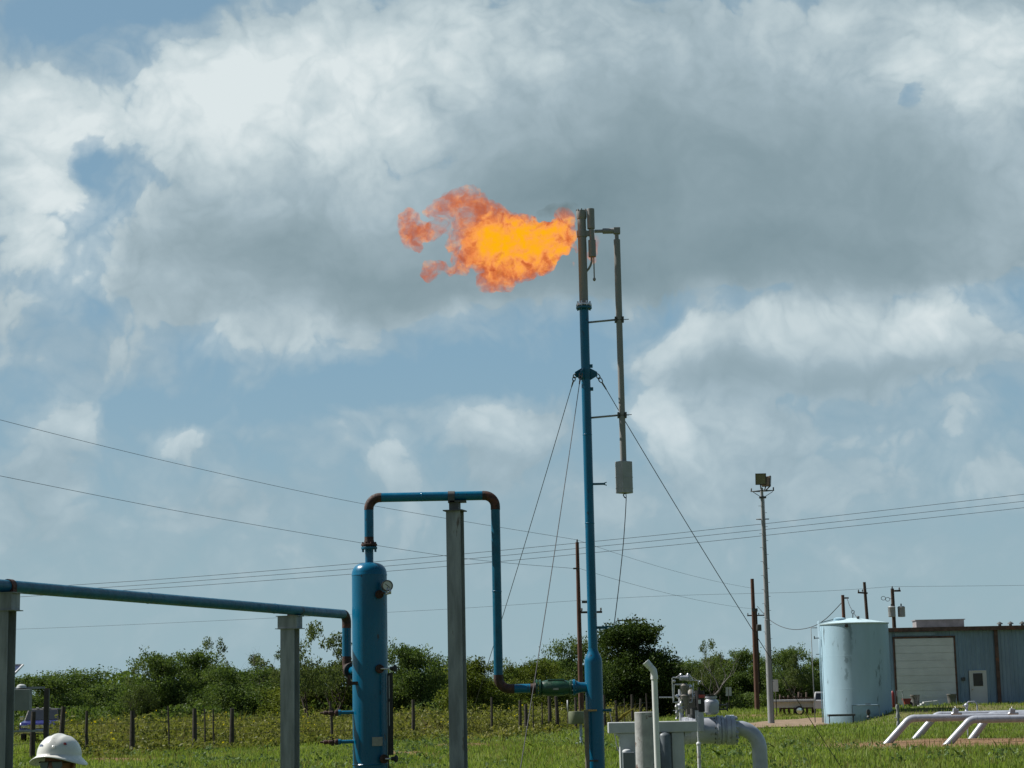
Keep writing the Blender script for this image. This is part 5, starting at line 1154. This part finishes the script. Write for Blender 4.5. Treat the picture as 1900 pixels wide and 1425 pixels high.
def make_tree_mesh(seed, height, width, nleaf, leafsize, base=.12, spread=1., lobes=14, gap=.35, bare=False):
    """returns trunk MB and leaf centres, tree standing at the origin"""
    rng = np.random.default_rng(seed); mb = MB(); tips = []
    def limb(p, d, L, r, depth):
        p = Vector(p); d = Vector(d).normalized(); pts = [p]; rs = [r]; k = 4
        for i in range(k):
            d = (d+Vector(rng.normal(0, .16, 3))).normalized(); d.z = max(d.z, -.05); p = p+d*L/k; pts.append(p); rs.append(r*(1-.5*(i+1)/k))
        mb.ring_sweep(pts, rs, 6 if depth else 8, False)
        if depth < (4 if bare else 3):
            nb = rng.integers(2, 4)+(1 if depth == 0 else 0)
            for j_ in range(nb):
                an = rng.uniform(0, 2*math.pi); sp_ = rng.uniform(.45, .95)*spread; dd = Vector((math.cos(an)*sp_, math.sin(an)*sp_, rng.uniform(.35, 1.)))
                q = pts[-1] if j_ == 0 else pts[rng.integers(2, k+1)]
                limb(q, (dd+d*.5), L*rng.uniform(.55, .8), rs[-1]*.72, depth+1)
        tips.append(pts[-1])
    nt_ = rng.integers(1, 4)
    for i in range(nt_):
        a = rng.uniform(0, 2*math.pi); limb((math.cos(a)*.15, math.sin(a)*.15, -.15), (math.cos(a)*.35, math.sin(a)*.35, 1), height*.30, height*.022, 0)
    # crown lobes: uneven clumps within an ellipsoid
    cents = []
    W = width/2
    lob = []
    for i in range(lobes):
        a = rng.uniform(0, 2*math.pi); rr_ = math.sqrt(rng.random())*W*.78; x, y = math.cos(a)*rr_, math.sin(a)*rr_
        top = height*(1-.42*(rr_/W)**1.6)*rng.uniform(.82, 1.0); lr = W*rng.uniform(.22, .42)
        z = rng.uniform(height*base+lr*.5, max(height*base+lr, top-lr*.7)); lob.append((x, y, z, lr))
    for i in range(max(3, lobes//3)):
        a = rng.uniform(0, 2*math.pi); rr_ = rng.uniform(.0, .6)*W; lob.append((math.cos(a)*rr_, math.sin(a)*rr_, height*rng.uniform(.8, .9), W*rng.uniform(.16, .26)))
    wts = np.array([l[3]**2 for l in lob]); wts /= wts.sum()
    ch = rng.choice(len(lob), nleaf, p=wts); L_ = np.array(lob)[ch]
    d = rng.normal(size=(nleaf, 3)); d /= np.linalg.norm(d, axis=1)[:, None]; rad = L_[:, 3:4]*(rng.random((nleaf, 1))**.45)
    # finger-like twig clumps inside each lobe
    ncl = lobes*16; cl_c = np.array(lob)[rng.choice(len(lob), ncl, p=wts)]; cd_ = rng.normal(size=(ncl, 3)); cd_ /= np.linalg.norm(cd_, axis=1)[:, None]
    cc = cl_c[:, :3]+cd_*cl_c[:, 3:4]*rng.uniform(.6, 1.12, (ncl, 1))*np.array([1, 1, .75]); half = int(nleaf*.6)
    P1 = L_[:nleaf-half, :3]+d[:nleaf-half]*rad[:nleaf-half]*np.array([1, 1, .75])
    pk = rng.integers(0, ncl, half); P2 = cc[pk]+rng.normal(0, W*.055, (half, 3))
    P_ = np.concatenate([P1, P2]); P_ = P_[P_[:, 2] > .15]
    V, F = cards(P_, leafsize, rng)
    return mb, V, F, P_
PROTO = {}
def proto(kind, seed, height, width, nleaf, leafsize, lmat, **k):
    mb, V, F, _ = make_tree_mesh(seed, height, width, nleaf, leafsize, **k)
    me_t = mb.build('trunk', bark, org=(0, 0, 0)); C.objects.unlink(me_t); mt_ = me_t.data; bpy.data.objects.remove(me_t)
    hh = float(np.percentile(V[:, 2], 99.3)); ww = float(np.percentile(V[:, 0], 98.5)-np.percentile(V[:, 0], 1.5))
    PROTO.setdefault(kind, []).append((mt_, numpy_mesh('crown', V, F, lmat), hh, ww))
proto('bushy', 1, 6, 7.5, 30000, .095, lf_mid, lobes=30, base=.02)
proto('bushy', 2, 6, 8.5, 30000, .095, lf_mid, lobes=34, base=.02)
proto('bushy', 3, 6, 7, 27000, .095, lf_mid, lobes=26, base=.03)
proto('yellow', 4, 6, 8, 30000, .095, lf_yel, lobes=30, base=.02)
proto('yellow', 5, 6, 7, 27000, .095, lf_yel, lobes=26, base=.02)
proto('sparse', 6, 7, 6, 4200, .10, lf_pale, lobes=9, base=.30)
proto('sparse', 7, 7, 5, 3600, .10, lf_pale, lobes=8, base=.35)
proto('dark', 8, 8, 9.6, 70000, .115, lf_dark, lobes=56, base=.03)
def plant_tree(kind, idx, px, pytop, Y, wpx, label, name='mesquite_tree', group='trees along the far edge of the field', rz=None):
    tm, cm, h0, w0 = PROTO[kind][idx % len(PROTO[kind])]
    p = at(px, pytop, Y); g = gzf(p.x, Y); h = p.z-g; w = wpx*pixs(Y)*(1.25 if kind in ('bushy', 'yellow') else 1.0)
    t = thing(name, (p.x, Y, g), label, 'tree', group); t.rotation_euler = (0, 0, rz if rz is not None else random.uniform(0, 6.28)); t.scale = (w/w0, w/w0, h/h0)
    for nm, me in (('trunk', tm), ('crown', cm)): o = bpy.data.objects.new(nm, me); C.objects.link(o); o.parent = t
    return t
TREES = [
 ('bushy', 0, 85, 1256, 140, 120, 'low round mesquite behind the instrument stand at the far left'),
 ('bushy', 1, 150, 1247, 148, 150, 'round mesquite above and right of the white hard hat'),
 ('bushy', 2, 20, 1262, 150, 140, 'mesquite partly hidden by the nearest steel post'),
 ('bushy', 1, 222, 1270, 160, 110, 'lowest tree in the dip left of the tall leafy clump'),
 ('bushy', 0, 292, 1218, 132, 110, 'leafy mesquite at the left end of the tall clump'),
 ('bushy', 2, 345, 1214, 136, 120, 'taller mesquite in the clump left of centre between drop and post'),
 ('sparse', 0, 400, 1186, 140, 70, 'thin airy sapling standing above the tree line left of the low pipe post'),
 ('bushy', 1, 425, 1240, 130, 130, 'dark bushy mesquite under the thin airy sapling'),
 ('sparse', 1, 468, 1216, 146, 90, 'open-crowned mesquite with bare twigs left of the low pipe post'),
 ('bushy', 0, 500, 1243, 140, 120, 'mesquite immediately left of the low pipe post'),
 ('sparse', 0, 575, 1158, 120, 90, 'tall airy pale tree between the low pipe post and the vessel'),
 ('sparse', 1, 615, 1178, 124, 90, 'airy pale tree right behind the rusty inlet elbow'),
 ('yellow', 0, 590, 1240, 128, 150, 'dense low mesquite filling the gap between post and vessel'),
 ('bushy', 2, 665, 1225, 132, 120, 'mesquite hidden behind the blue vessel'),
 ('bushy', 0, 755, 1203, 128, 110, 'rounded mesquite just right of the blue vessel'),
 ('bushy', 1, 805, 1222, 138, 100, 'mesquite left of the tall steel post'),
 ('yellow', 1, 878, 1229, 118, 100, 'yellow-green mesquite between the tall post and the drop pipe'),
 ('bushy', 2, 930, 1246, 140, 90, 'small mesquite right behind the drop pipe'),
 ('yellow', 0, 988, 1230, 135, 100, 'rounded yellow-green mesquite above the green valve'),
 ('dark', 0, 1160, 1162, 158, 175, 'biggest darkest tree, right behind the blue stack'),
 ('bushy', 1, 1068, 1190, 152, 90, 'dark leafy tree left of the stack, joined to the biggest one'),
 ('bushy', 0, 1270, 1230, 205, 110, 'mesquite below the bare branches left of the reddish pole'),
 ('yellow', 1, 1325, 1222, 215, 90, 'yellow-green mesquite right of the bare branches'),
 ('bushy', 2, 1368, 1210, 212, 90, 'mesquite just left of the reddish pole'),
 ('bushy', 1, 1420, 1222, 220, 80, 'mesquite seen between the reddish pole and the mast'),
 ('bushy', 0, 1465, 1206, 205, 80, 'mesquite just right of the floodlight mast'),
 ('bushy', 2, 1508, 1222, 215, 80, 'mesquite beside the left edge of the tank'),
 ('yellow', 0, 1560, 1228, 225, 90, 'mesquite hidden behind the pale tank'),
]
for T in TREES: plant_tree(*T)
for (px, Y, w, top, lab) in ((700, 150, 130, 1245, 'low mesquite farther back, right of the vessel foot'), (560, 150, 140, 1250, 'low mesquite farther back, right of the low pipe post'), (240, 175, 140, 1272, 'distant mesquite showing in the dip right of the hard hat'), (380, 160, 130, 1240, 'back row mesquite under the airy sapling'), (840, 160, 130, 1238, 'back row mesquite directly behind the tall steel post'), (1040, 175, 120, 1225, 'back row mesquite behind the dark pole left of the stack'),
  (1230, 230, 110, 1240, 'distant mesquite at the right foot of the biggest dark tree'), (1390, 240, 110, 1236, 'distant mesquite behind the reddish pole'), (-60, 150, 160, 1255, 'mesquite behind the nearest steel post at the left edge'), (1660, 240, 150, 1235, 'mesquite behind the gap between tank and workshop'), (1800, 240, 160, 1230, 'mesquite behind the workshop')):
    plant_tree('bushy', random.randrange(3), px, top, Y, w, lab, group='back row of the tree line')
 
for i, (px, top, Y, w, lab) in enumerate(((262, 1236, 128, 50, 'wispy sapling at the left shoulder of the tall leafy clump'), (530, 1205, 132, 60, 'wispy sapling peeking out left of the low pipe post'), (1010, 1226, 150, 50, 'wispy sapling left of the stack above the check valve'), (1225, 1212, 170, 60, 'wispy sapling on the right shoulder of the biggest dark tree'), (1312, 1190, 194, 55, 'pale feathery sapling among the bare branches'), (1478, 1216, 200, 50, 'wispy sapling right of the floodlight mast'), (735, 1212, 135, 50, 'wispy sapling touching the right side of the vessel'))):
    plant_tree('sparse', i, px, top, Y, w, lab, name='sapling', group='wispy saplings in the tree line')
# bare branches
mb, V, F, _ = make_tree_mesh(21, 8, 6, 10, .1, bare=True, spread=.9)
for i, (px, py, Y, s_, lab) in enumerate(((1262, 1197, 190, .72, 'leafless grey tree sticking up left of the reddish pole'), (1305, 1193, 192, .75, 'leafless grey tree next to its twin, nearer the reddish pole'), (462, 1198, 138, .68, 'thin leafless twigs above the bushes left of the low pipe post'))):
    if i == 0: tb = mb.build('branches', barkd, org=(0, 0, 0)); mesh_b = tb.data; zmax = max(v.co.z for v in mesh_b.vertices); C.objects.unlink(tb)
    p = at(px, py, Y); g = gzf(p.x, Y); o = thing('bare_tree', (p.x, Y, g), lab, 'tree', 'leafless trees'); s2 = (p.z-g)/zmax; o.scale = (s2, s2, s2); o.rotation_euler = (0, 0, i*2.1)
    b_ = bpy.data.objects.new('branches', mesh_b); C.objects.link(b_); b_.parent = o
# far wood as one mass
rng = np.random.default_rng(5); nW = 42000
wx = rng.uniform(-120, 150, nW); wy = 262+rng.normal(0, 4, nW); hm_ = 4.3+1.1*np.sin(wx*.12+1)+.9*np.sin(wx*.31)+.5*np.sin(wx*.83+2)
wz = hm_*rng.random(nW)**.7+gz(wx, wy)
V, F = cards(np.stack([wx, wy, wz], 1), .42, rng); o = bpy.data.objects.new('far_woodland', numpy_mesh('far_woodland', V, F, lf_mid)); C.objects.link(o)
tag(o, 'distant low wood behind the mesquite line', 'woodland', kind='stuff')

# fence
FLP = [(-120, 1424), (60, 1411), (245, 1400), (430, 1387), (700, 1377), (965, 1366), (1100, 1353), (1230, 1330), (1345, 1318), (1450, 1312)]
fpts = [onz(px, py, 0) for px, py in FLP]
fe = thing('wire_fence', (fpts[4].x, fpts[4].y, 0.), 'long wire fence on rough wooden posts across the weedy field', 'fence')
dist = 0; pos_ = []
for a, b in zip(fpts[:-1], fpts[1:]):
    L = (b-a).length; d = 0.
    while d < L:
        pos_.append(a.lerp(b, d/L)); d += random.choice((.9, 1.6, 2.2, 3.0, 3.6)) if a.x < -2 else (random.uniform(1.2, 2.2) if a.x < 3 else random.uniform(4.5, 7.5))
tops = []
for i, p in enumerate(pos_[:98]):
    g = gzf(p.x, p.y); h = random.uniform(1.5, 1.95); ln = Vector((random.gauss(0, .022), random.gauss(0, .02), 1)); r = random.choice((.035, .06, .085, .1)); mb = MB()
    b0 = Vector((p.x, p.y, g-.2)); mb.ring_sweep([b0, b0+ln*(h*.5+.2)+Vector((random.gauss(0, .02), 0, 0)), b0+ln*(h+.2)], [r*1.1, r, r*.85], 9); mb.build('post', fwood, fe); tops.append((b0, ln, h))
for k in range(4):
    mb = MB()
    for (b0, ln, h), (b1, ln1, h1) in zip(tops[:-1], tops[1:]):
        f = .2+.25*k; mb.path([b0+ln*(.2+1.3*f), b1+ln1*(.2+1.3*f)], .006, 4, False)
    mb.build('wire', wirem, fe)
# cattle-pen rails between the mast and the tank
YQ = 158.; q0, q1 = at(1446, 1290, YQ), at(1512, 1290, YQ); fg = thing('wooden_pen', ((q0.x+q1.x)/2, YQ, 0.), 'dark wooden pen fence below the white flatbed truck', 'fence')
for i in range(9):
    x = q0.x+(q1.x-q0.x)*i/8+random.gauss(0, .08); h = random.uniform(1.2, 1.9); mb = MB(); mb.tube((x, YQ, gzf(x, YQ)-.1), (x+random.gauss(0, .06), YQ, h), .10, .08, 8); mb.build('post', wood, fg)
for z in (.5, .95, 1.35): mb = MB(); mb.box(((q0.x+q1.x)/2, YQ-.1, z), (q1.x-q0.x, .05, .10)); mb.build('rail', wood, fg)
# propane tank-like dark shapes by the mast base
a_ = at(1452, 1310, 140)

# grass blades
fy = lambda x: np.interp(x, [p.x for p in fpts], [p.y for p in fpts])
rng = np.random.default_rng(11)
gmat_b = leafmat('grass blade', [(.085, .14, .026), (.15, .215, .042), (.21, .265, .07), (.31, .34, .16)], .4, .5)
gdry = leafmat('dry grass blade', [(.09, .10, .03), (.15, .15, .05), (.24, .21, .10)], .3, .4)
def blades(name, n_, yr, hr, wd, mt_, label, xlim=None, mask=None, lean=.35):
    y = yr[0]+(yr[1]-yr[0])*rng.random(n_)**1.0; hwid = y*.36+4; x = rng.uniform(-1, 1, n_)*hwid
    if xlim: k = (x > xlim[0]) & (x < xlim[1]); x, y = x[k], y[k]
    if mask is not None: k = mask(x, y); x, y = x[k], y[k]
    n_ = len(x)
    cl = .5+.5*np.sin(x*1.7+np.sin(y*.8)*2)*np.sin(y*1.1+x*.4)
    z = gz(x, y); h = (hr[0]+(hr[1]-hr[0])*rng.random(n_)**1.6)*(.65+.6*cl); a = rng.uniform(0, 2*np.pi, n_); la = rng.uniform(0, 2*np.pi, n_); ll = rng.normal(0, lean, n_)*h
    w = wd*(.6+.8*rng.random(n_)); ux, uy = np.cos(a)*w, np.sin(a)*w; lx_, ly_ = np.cos(la)*ll, np.sin(la)*ll
    V = np.stack([np.stack([x-ux, y-uy, z-.02], 1), np.stack([x+ux, y+uy, z-.02], 1), np.stack([x+ux*.7+lx_*.35, y+uy*.7+ly_*.35, z+h*.6], 1), np.stack([x+lx_, y+ly_, z+h*.97], 1), np.stack([x-ux*.7+lx_*.35, y-uy*.7+ly_*.35, z+h*.6], 1)], 1).reshape(-1, 3)
    o = bpy.data.objects.new(name, numpy_mesh(name, V, np.arange(n_*5).reshape(-1, 5), mt_)); C.objects.link(o); tag(o, label, 'grass', kind='stuff'); return o
def nodirt(x, y):
    d = lambda cx_, cy_, rx_, ry_: ((x-cx_)/rx_)**2+((y-cy_)/ry_)**2
    k = (d(17.5, 69, 7, 6.5) > .5+.9*rng.random(len(x))) & (d(-2.4, 80, 1.6, 3) > .7) & (d(-4.6, 70, 1.3, 2.4) > .8) & (d(6.5, 88, 1.5, 3.2) > .7) & (d(-14, 68, 1.6, 2.4) > .8) & (d(25, 69, 7, 6) > .5+.9*rng.random(len(x)))
    tx = np.interp(y, [p.y for p in tp], [p.x for p in tp]); road = (y > 103) & (y < 140) & (np.abs(x-tx) < 2.9); road2 = np.interp(x, [p.x for p in tp], [p.y for p in tp]); road |= (x > 15) & (np.abs(y-road2) < 2.7)
    return k & ~road
blades('grass', 190000, (44, 84), (.04, .20), .013, gmat_b, 'green ankle-high meadow grass', mask=nodirt)
blades('grass', 14000, (44, 90), (.18, .42), .013, gmat_b, 'taller green tufts standing out of the meadow', mask=lambda x, y: nodirt(x, y) & (np.sin(x*2.3+np.sin(y))*np.sin(y*1.9+x) > .2), lean=.5)
blades('grass', 60000, (165, 262), (.15, .5), .04, gmat_b, 'far green grass below the tree line', mask=nodirt)
blades('grass', 120000, (84, 165), (.06, .26), .022, gmat_b, 'green grass farther back in the field', mask=nodirt)
blades('dry_grass', 45000, (46, 105), (.06, .30), .012, gdry, 'scattered straw coloured grass among the green', mask=lambda x, y: (np.sin(x*.45+2*np.sin(y*.13))*np.sin(y*.22+x*.1) > .15) | (rng.random(len(x)) < .2))
blades('dry_grass', 85000, (80, 150), (.45, 1.35), .020, gdry, 'tall straw coloured grass beyond the fence', xlim=(-60, 9), mask=lambda x, y: (y > fy(x)+.5) & ~((x/y > -.272) & (x/y < -.243)) & (np.sin(x*.5+np.sin(y*.2)*2)*np.sin(y*.17) > -.35))
# weeds with yellow flowers along the fence
def weeds(n_, off, hr, seed, xr, name, lab):
    rg = np.random.default_rng(seed); x = rg.uniform(xr[0], xr[1], n_); y = fy(x)+off[0]+(off[1]-off[0])*rg.random(n_)**1.4
    cl = .5+.5*np.sin(x*.9+1.3*np.sin(y*.33))*np.cos(y*.37+x*.2); k = (rg.random(n_) < .25+.75*cl) & ~((x/y > -.272) & (x/y < -.243) & (y < 106)); x, y, cl = x[k], y[k], cl[k]; n_ = len(x)
    h = (hr[0]+(hr[1]-hr[0])*rg.random(n_))*(.6+.5*cl); per = 22
    t = rg.random((n_, per))**.8; cx_ = x[:, None]+rg.normal(0, .13, (n_, per))*(.3+t); cy_ = y[:, None]+rg.normal(0, .13, (n_, per))*(.3+t); cz = gz(x, y)[:, None]+h[:, None]*t
    V, F = cards(np.stack([cx_, cy_, cz], -1).reshape(-1, 3), .085, rg, .5); o = bpy.data.objects.new(name, numpy_mesh(name, V, F, lf_weed)); C.objects.link(o); tag(o, lab, 'weeds', kind='stuff')
    f = rg.random(n_) < .16; fx, fyy, fh = x[f], y[f], h[f]; fc = np.stack([fx+rg.normal(0, .1, len(fx)), fyy, gz(fx, fyy)+fh*rg.uniform(.75, 1.1, len(fx))], 1)
    V, F = cards(fc, .050, rg, .9); return V, F
lf_weed = leafmat('weed leaf', [(.065, .08, .022), (.12, .135, .036), (.17, .175, .055), (.25, .23, .10)], .35, .35)
fm_ = leafmat('yellow petals', [(.45, .36, .02), (.6, .5, .03)], .3, 2.)
VF = []
VF.append(weeds(7000, (.6, 44), (.5, 1.55), 3, (-34, 6.5), 'weeds', 'tall leafy weeds along and behind the fence'))
VF.append(weeds(900, (-5, 1), (.2, .55), 4, (-34, 3), 'weeds', 'shorter bluish weeds on the near side of the fence'))
VF.append(weeds(1100, (.5, 35), (.3, .9), 6, (6, 24), 'weeds', 'weeds by the fence right of the stack'))
V = np.concatenate([v for v, f in VF]); o = bpy.data.objects.new('wildflowers', numpy_mesh('wildflowers', V, np.arange(len(V)).reshape(-1, 4), fm_)); C.objects.link(o); tag(o, 'yellow wild flowers sprinkled over the weeds', 'flowers', kind='stuff')
# brush filling the feet of the tree line
rg = np.random.default_rng(9); nB = 60000; bx_ = rg.uniform(-48, 30, nB); by_ = np.interp(bx_, [-48, -20, -5, 6, 12, 30], [128, 124, 122, 140, 195, 205])+rg.uniform(0, 14, nB)
bh = (1.0+.9*(.5+.5*np.sin(bx_*.8+np.sin(by_*.5)))); bz = bh*rg.random(nB)**.8+gz(bx_, by_)
V, F = cards(np.stack([bx_, by_, bz], 1), .13, rg); o = bpy.data.objects.new('underbrush', numpy_mesh('underbrush', V, F, lf_mid)); C.objects.link(o); tag(o, 'dark brush under the mesquite trees', 'brush', kind='stuff')

# ------------------------------------------------------------------ flame
def flame_material():
    mt = bpy.data.materials.new('burning gas'); mt.use_nodes = True; nt = mt.node_tree; nt.nodes.clear()
    gm = nd(nt, 'ShaderNodeNewGeometry'); pos = gm.outputs['Position']
    w = vmath(nt, 'MULTIPLY', vmath(nt, 'SUBTRACT', noise(nt, pos, 3.0, 3, .55, color=True), (.5, .5, .5)), (.55, .55, .55))
    pw = vmath(nt, 'ADD', pos, w)
    n1 = noise(nt, pw, 3.4, 6, .6); n2 = noise(nt, vmath(nt, 'ADD', pw, (7, 3, 1)), 8., 6, .68); n3 = noise(nt, vmath(nt, 'ADD', pw, (1, 9, 4)), 4.6, 6, .66)
    def fblob(px, py, rx, ry, a=.0, b=.7):
        c = at(px, py, YS); mp = nd(nt, 'ShaderNodeMapping', vector_type='TEXTURE'); nt.links.new(pos, mp.inputs[0])
        mp.inputs['Location'].default_value = tuple(c); mp.inputs['Scale'].default_value = (rx*S, 1.6, ry*S)
        g = nd(nt, 'ShaderNodeTexGradient', gradient_type='SPHERICAL'); nt.links.new(mp.outputs[0], g.inputs[0]); return mrange(nt, g.outputs['Fac'], a, b)
    core = mth(nt, 'MAXIMUM', fblob(968, 455, 150, 80), fblob(1035, 445, 60, 60))
    hot = mth(nt, 'MAXIMUM', fblob(910, 452, 62, 50), fblob(978, 448, 60, 38))
    nn_ = mth(nt, 'SUBTRACT', n1, .5)
    dn = mth(nt, 'ADD', mth(nt, 'MULTIPLY', core, .16), mth(nt, 'ADD', n1, mth(nt, 'MULTIPLY', mth(nt, 'SUBTRACT', n2, .5), .80)))
    dns = mrange(nt, dn, .38, .66, 0.09, 1.)
    dens_ = mth(nt, 'MULTIPLY', dns, mth(nt, 'MULTIPLY_ADD', core, 12.0, 6.5))
    tcol = mth(nt, 'ADD', mth(nt, 'MULTIPLY', core, .42), mth(nt, 'ADD', mth(nt, 'MULTIPLY_ADD', hot, .30, .05), mth(nt, 'MULTIPLY', mth(nt, 'SUBTRACT', n3, .5), 3.2)), clamp=True)
    cr = nd(nt, 'ShaderNodeValToRGB'); nt.links.new(tcol, cr.inputs[0])
    els = [(0, lin(186, 88, 46)), (.18, lin(230, 122, 66)), (.40, lin(255, 168, 96)), (.60, lin(255, 168, 52)), (.85, lin(255, 182, 10))]
    while len(cr.color_ramp.elements) < 5: cr.color_ramp.elements.new(.5)
    for e, (p, c) in zip(cr.color_ramp.elements, els): e.position = p; e.color = (*c, 1)
    em = nd(nt, 'ShaderNodeEmission'); nt.links.new(cr.outputs[0], em.inputs[0]); nt.links.new(mth(nt, 'MULTIPLY', dens_, K), em.inputs[1])
    ab = nd(nt, 'ShaderNodeVolumeAbsorption'); ab.inputs['Color'].default_value = (0, 0, 0, 1); nt.links.new(dens_, ab.inputs['Density'])
    ad = nd(nt, 'ShaderNodeAddShader'); nt.links.new(em.outputs[0], ad.inputs[0]); nt.links.new(ab.outputs[0], ad.inputs[1])
    o = nd(nt, 'ShaderNodeOutputMaterial'); nt.links.new(ad.outputs[0], o.inputs['Volume'])
    return mt
EL = [(1058, 425, 14, 32), (1040, 440, 26, 38), (1015, 452, 34, 44), (985, 455, 42, 48), (950, 452, 46, 52), (915, 445, 42, 50), (890, 430, 32, 40), (965, 492, 42, 34), (1003, 487, 32, 26), (930, 498, 36, 40), (908, 522, 24, 24), (935, 525, 24, 18), (893, 480, 22, 30),
 (878, 385, 42, 30), (855, 368, 36, 22), (835, 385, 34, 24), (805, 392, 24, 16), (908, 392, 34, 22), (935, 410, 34, 22), (870, 355, 22, 12), (968, 410, 30, 14), (1045, 398, 20, 12), (860, 410, 26, 20),
 (757, 414, 22, 30), (764, 442, 20, 28), (783, 430, 20, 22), (803, 430, 24, 18), (822, 418, 18, 16), (775, 458, 12, 14),
 (797, 501, 18, 22), (814, 496, 16, 14), (845, 475, 10, 34), (858, 492, 20, 22), (838, 450, 12, 24), (835, 503, 12, 10), (872, 465, 22, 26), (850, 440, 16, 12),
 (1104, 452, 7, 24), (1100, 478, 6, 14), (1066, 491, 4, 8), (1069, 462, 5, 12)]
bm = bmesh.new()
for i, (px, py, rx, ry) in enumerate(EL):
    c = at(px, py, YS+(.05 if px < 1090 else -.02)+.12*math.sin(i*2.3)*(px < 1030)); rz_ = min(rx, ry)*.85 if rx > 12 else rx*1.2
    M4 = Matrix.Translation(c-Vector((sx, YS, zt))) @ Matrix.Diagonal((rx*S, rz_*S, ry*S, 1)); bmesh.ops.create_icosphere(bm, subdivisions=3, radius=1, matrix=M4)
me = bpy.data.meshes.new('flame'); bm.to_mesh(me); bm.free(); me.materials.append(flame_material())
fl = bpy.data.objects.new('flame', me); C.objects.link(fl); fl.location = (sx, YS, zt)
tag(fl, 'large orange and yellow flame streaming left from the stack tip', 'flame')
rm = fl.modifiers.new('remesh', 'REMESH'); rm.mode = 'VOXEL'; rm.voxel_size = .03
tx = bpy.data.textures.new('flame noise', 'CLOUDS'); tx.noise_scale = .22; tx.noise_depth = 4
dm = fl.modifiers.new('displace', 'DISPLACE'); dm.texture = tx; dm.strength = .22; dm.mid_level = .5; dm.texture_coords = 'LOCAL'

# thin dark smoke above the burner
mt = bpy.data.materials.new('thin smoke'); mt.use_nodes = True; nt = mt.node_tree; nt.nodes.clear()
gm = nd(nt, 'ShaderNodeNewGeometry'); dsm = mrange(nt, noise(nt, gm.outputs['Position'], 3.5, 4, .6), .35, .75, 0., 1.5)
ab = nd(nt, 'ShaderNodeVolumeAbsorption'); ab.inputs['Color'].default_value = (.22, .2, .12, 1); nt.links.new(dsm, ab.inputs['Density'])
o_ = nd(nt, 'ShaderNodeOutputMaterial'); nt.links.new(ab.outputs[0], o_.inputs['Volume'])
bm = bmesh.new()
for (px, py, rx, ry) in ((1052, 384, 24, 10), (1034, 388, 26, 12), (1014, 396, 22, 9)):
    c = at(px, py, YS+.1); bmesh.ops.create_icosphere(bm, subdivisions=3, radius=1, matrix=Matrix.Translation(c-Vector((sx, YS, zt))) @ Matrix.Diagonal((rx*S, .2, ry*S, 1)))
me = bpy.data.meshes.new('smoke'); bm.to_mesh(me); bm.free(); me.materials.append(mt); sm = bpy.data.objects.new('smoke', me); C.objects.link(sm); sm.location = (sx, YS, zt)
rm = sm.modifiers.new('remesh', 'REMESH'); rm.mode = 'VOXEL'; rm.voxel_size = .03
tag(sm, 'faint dark smoke wisp above the flame beside the burner tip', 'smoke')


# broad leaved weeds scattered through the lawn
rg = np.random.default_rng(33); n_ = 2600; x = rg.uniform(-18, 26, n_); y = rg.uniform(47, 98, n_); k = (np.sin(x*.6+np.sin(y*.3)*2)*np.sin(y*.35+x*.15) > .1) & ((y < 62) | (x < 11)); x, y = x[k], y[k]; n_ = len(x); per = 14
cxx = x[:, None]+rg.normal(0, .16, (n_, per)); cyy = y[:, None]+rg.normal(0, .16, (n_, per)); czz = gz(x, y)[:, None]+(.08+.28*rg.random((n_, 1)))*rg.random((n_, per))
V, F = cards(np.stack([cxx, cyy, czz], -1).reshape(-1, 3), .06, rg, .6); o = bpy.data.objects.new('meadow_weeds', numpy_mesh('meadow_weeds', V, F, leafmat('dusty weed leaf', [(.05, .09, .03), (.10, .15, .06), (.17, .21, .11)], .3, .6))); C.objects.link(o); tag(o, 'low broad leaved weeds dotted through the grass', 'weeds', kind='stuff')
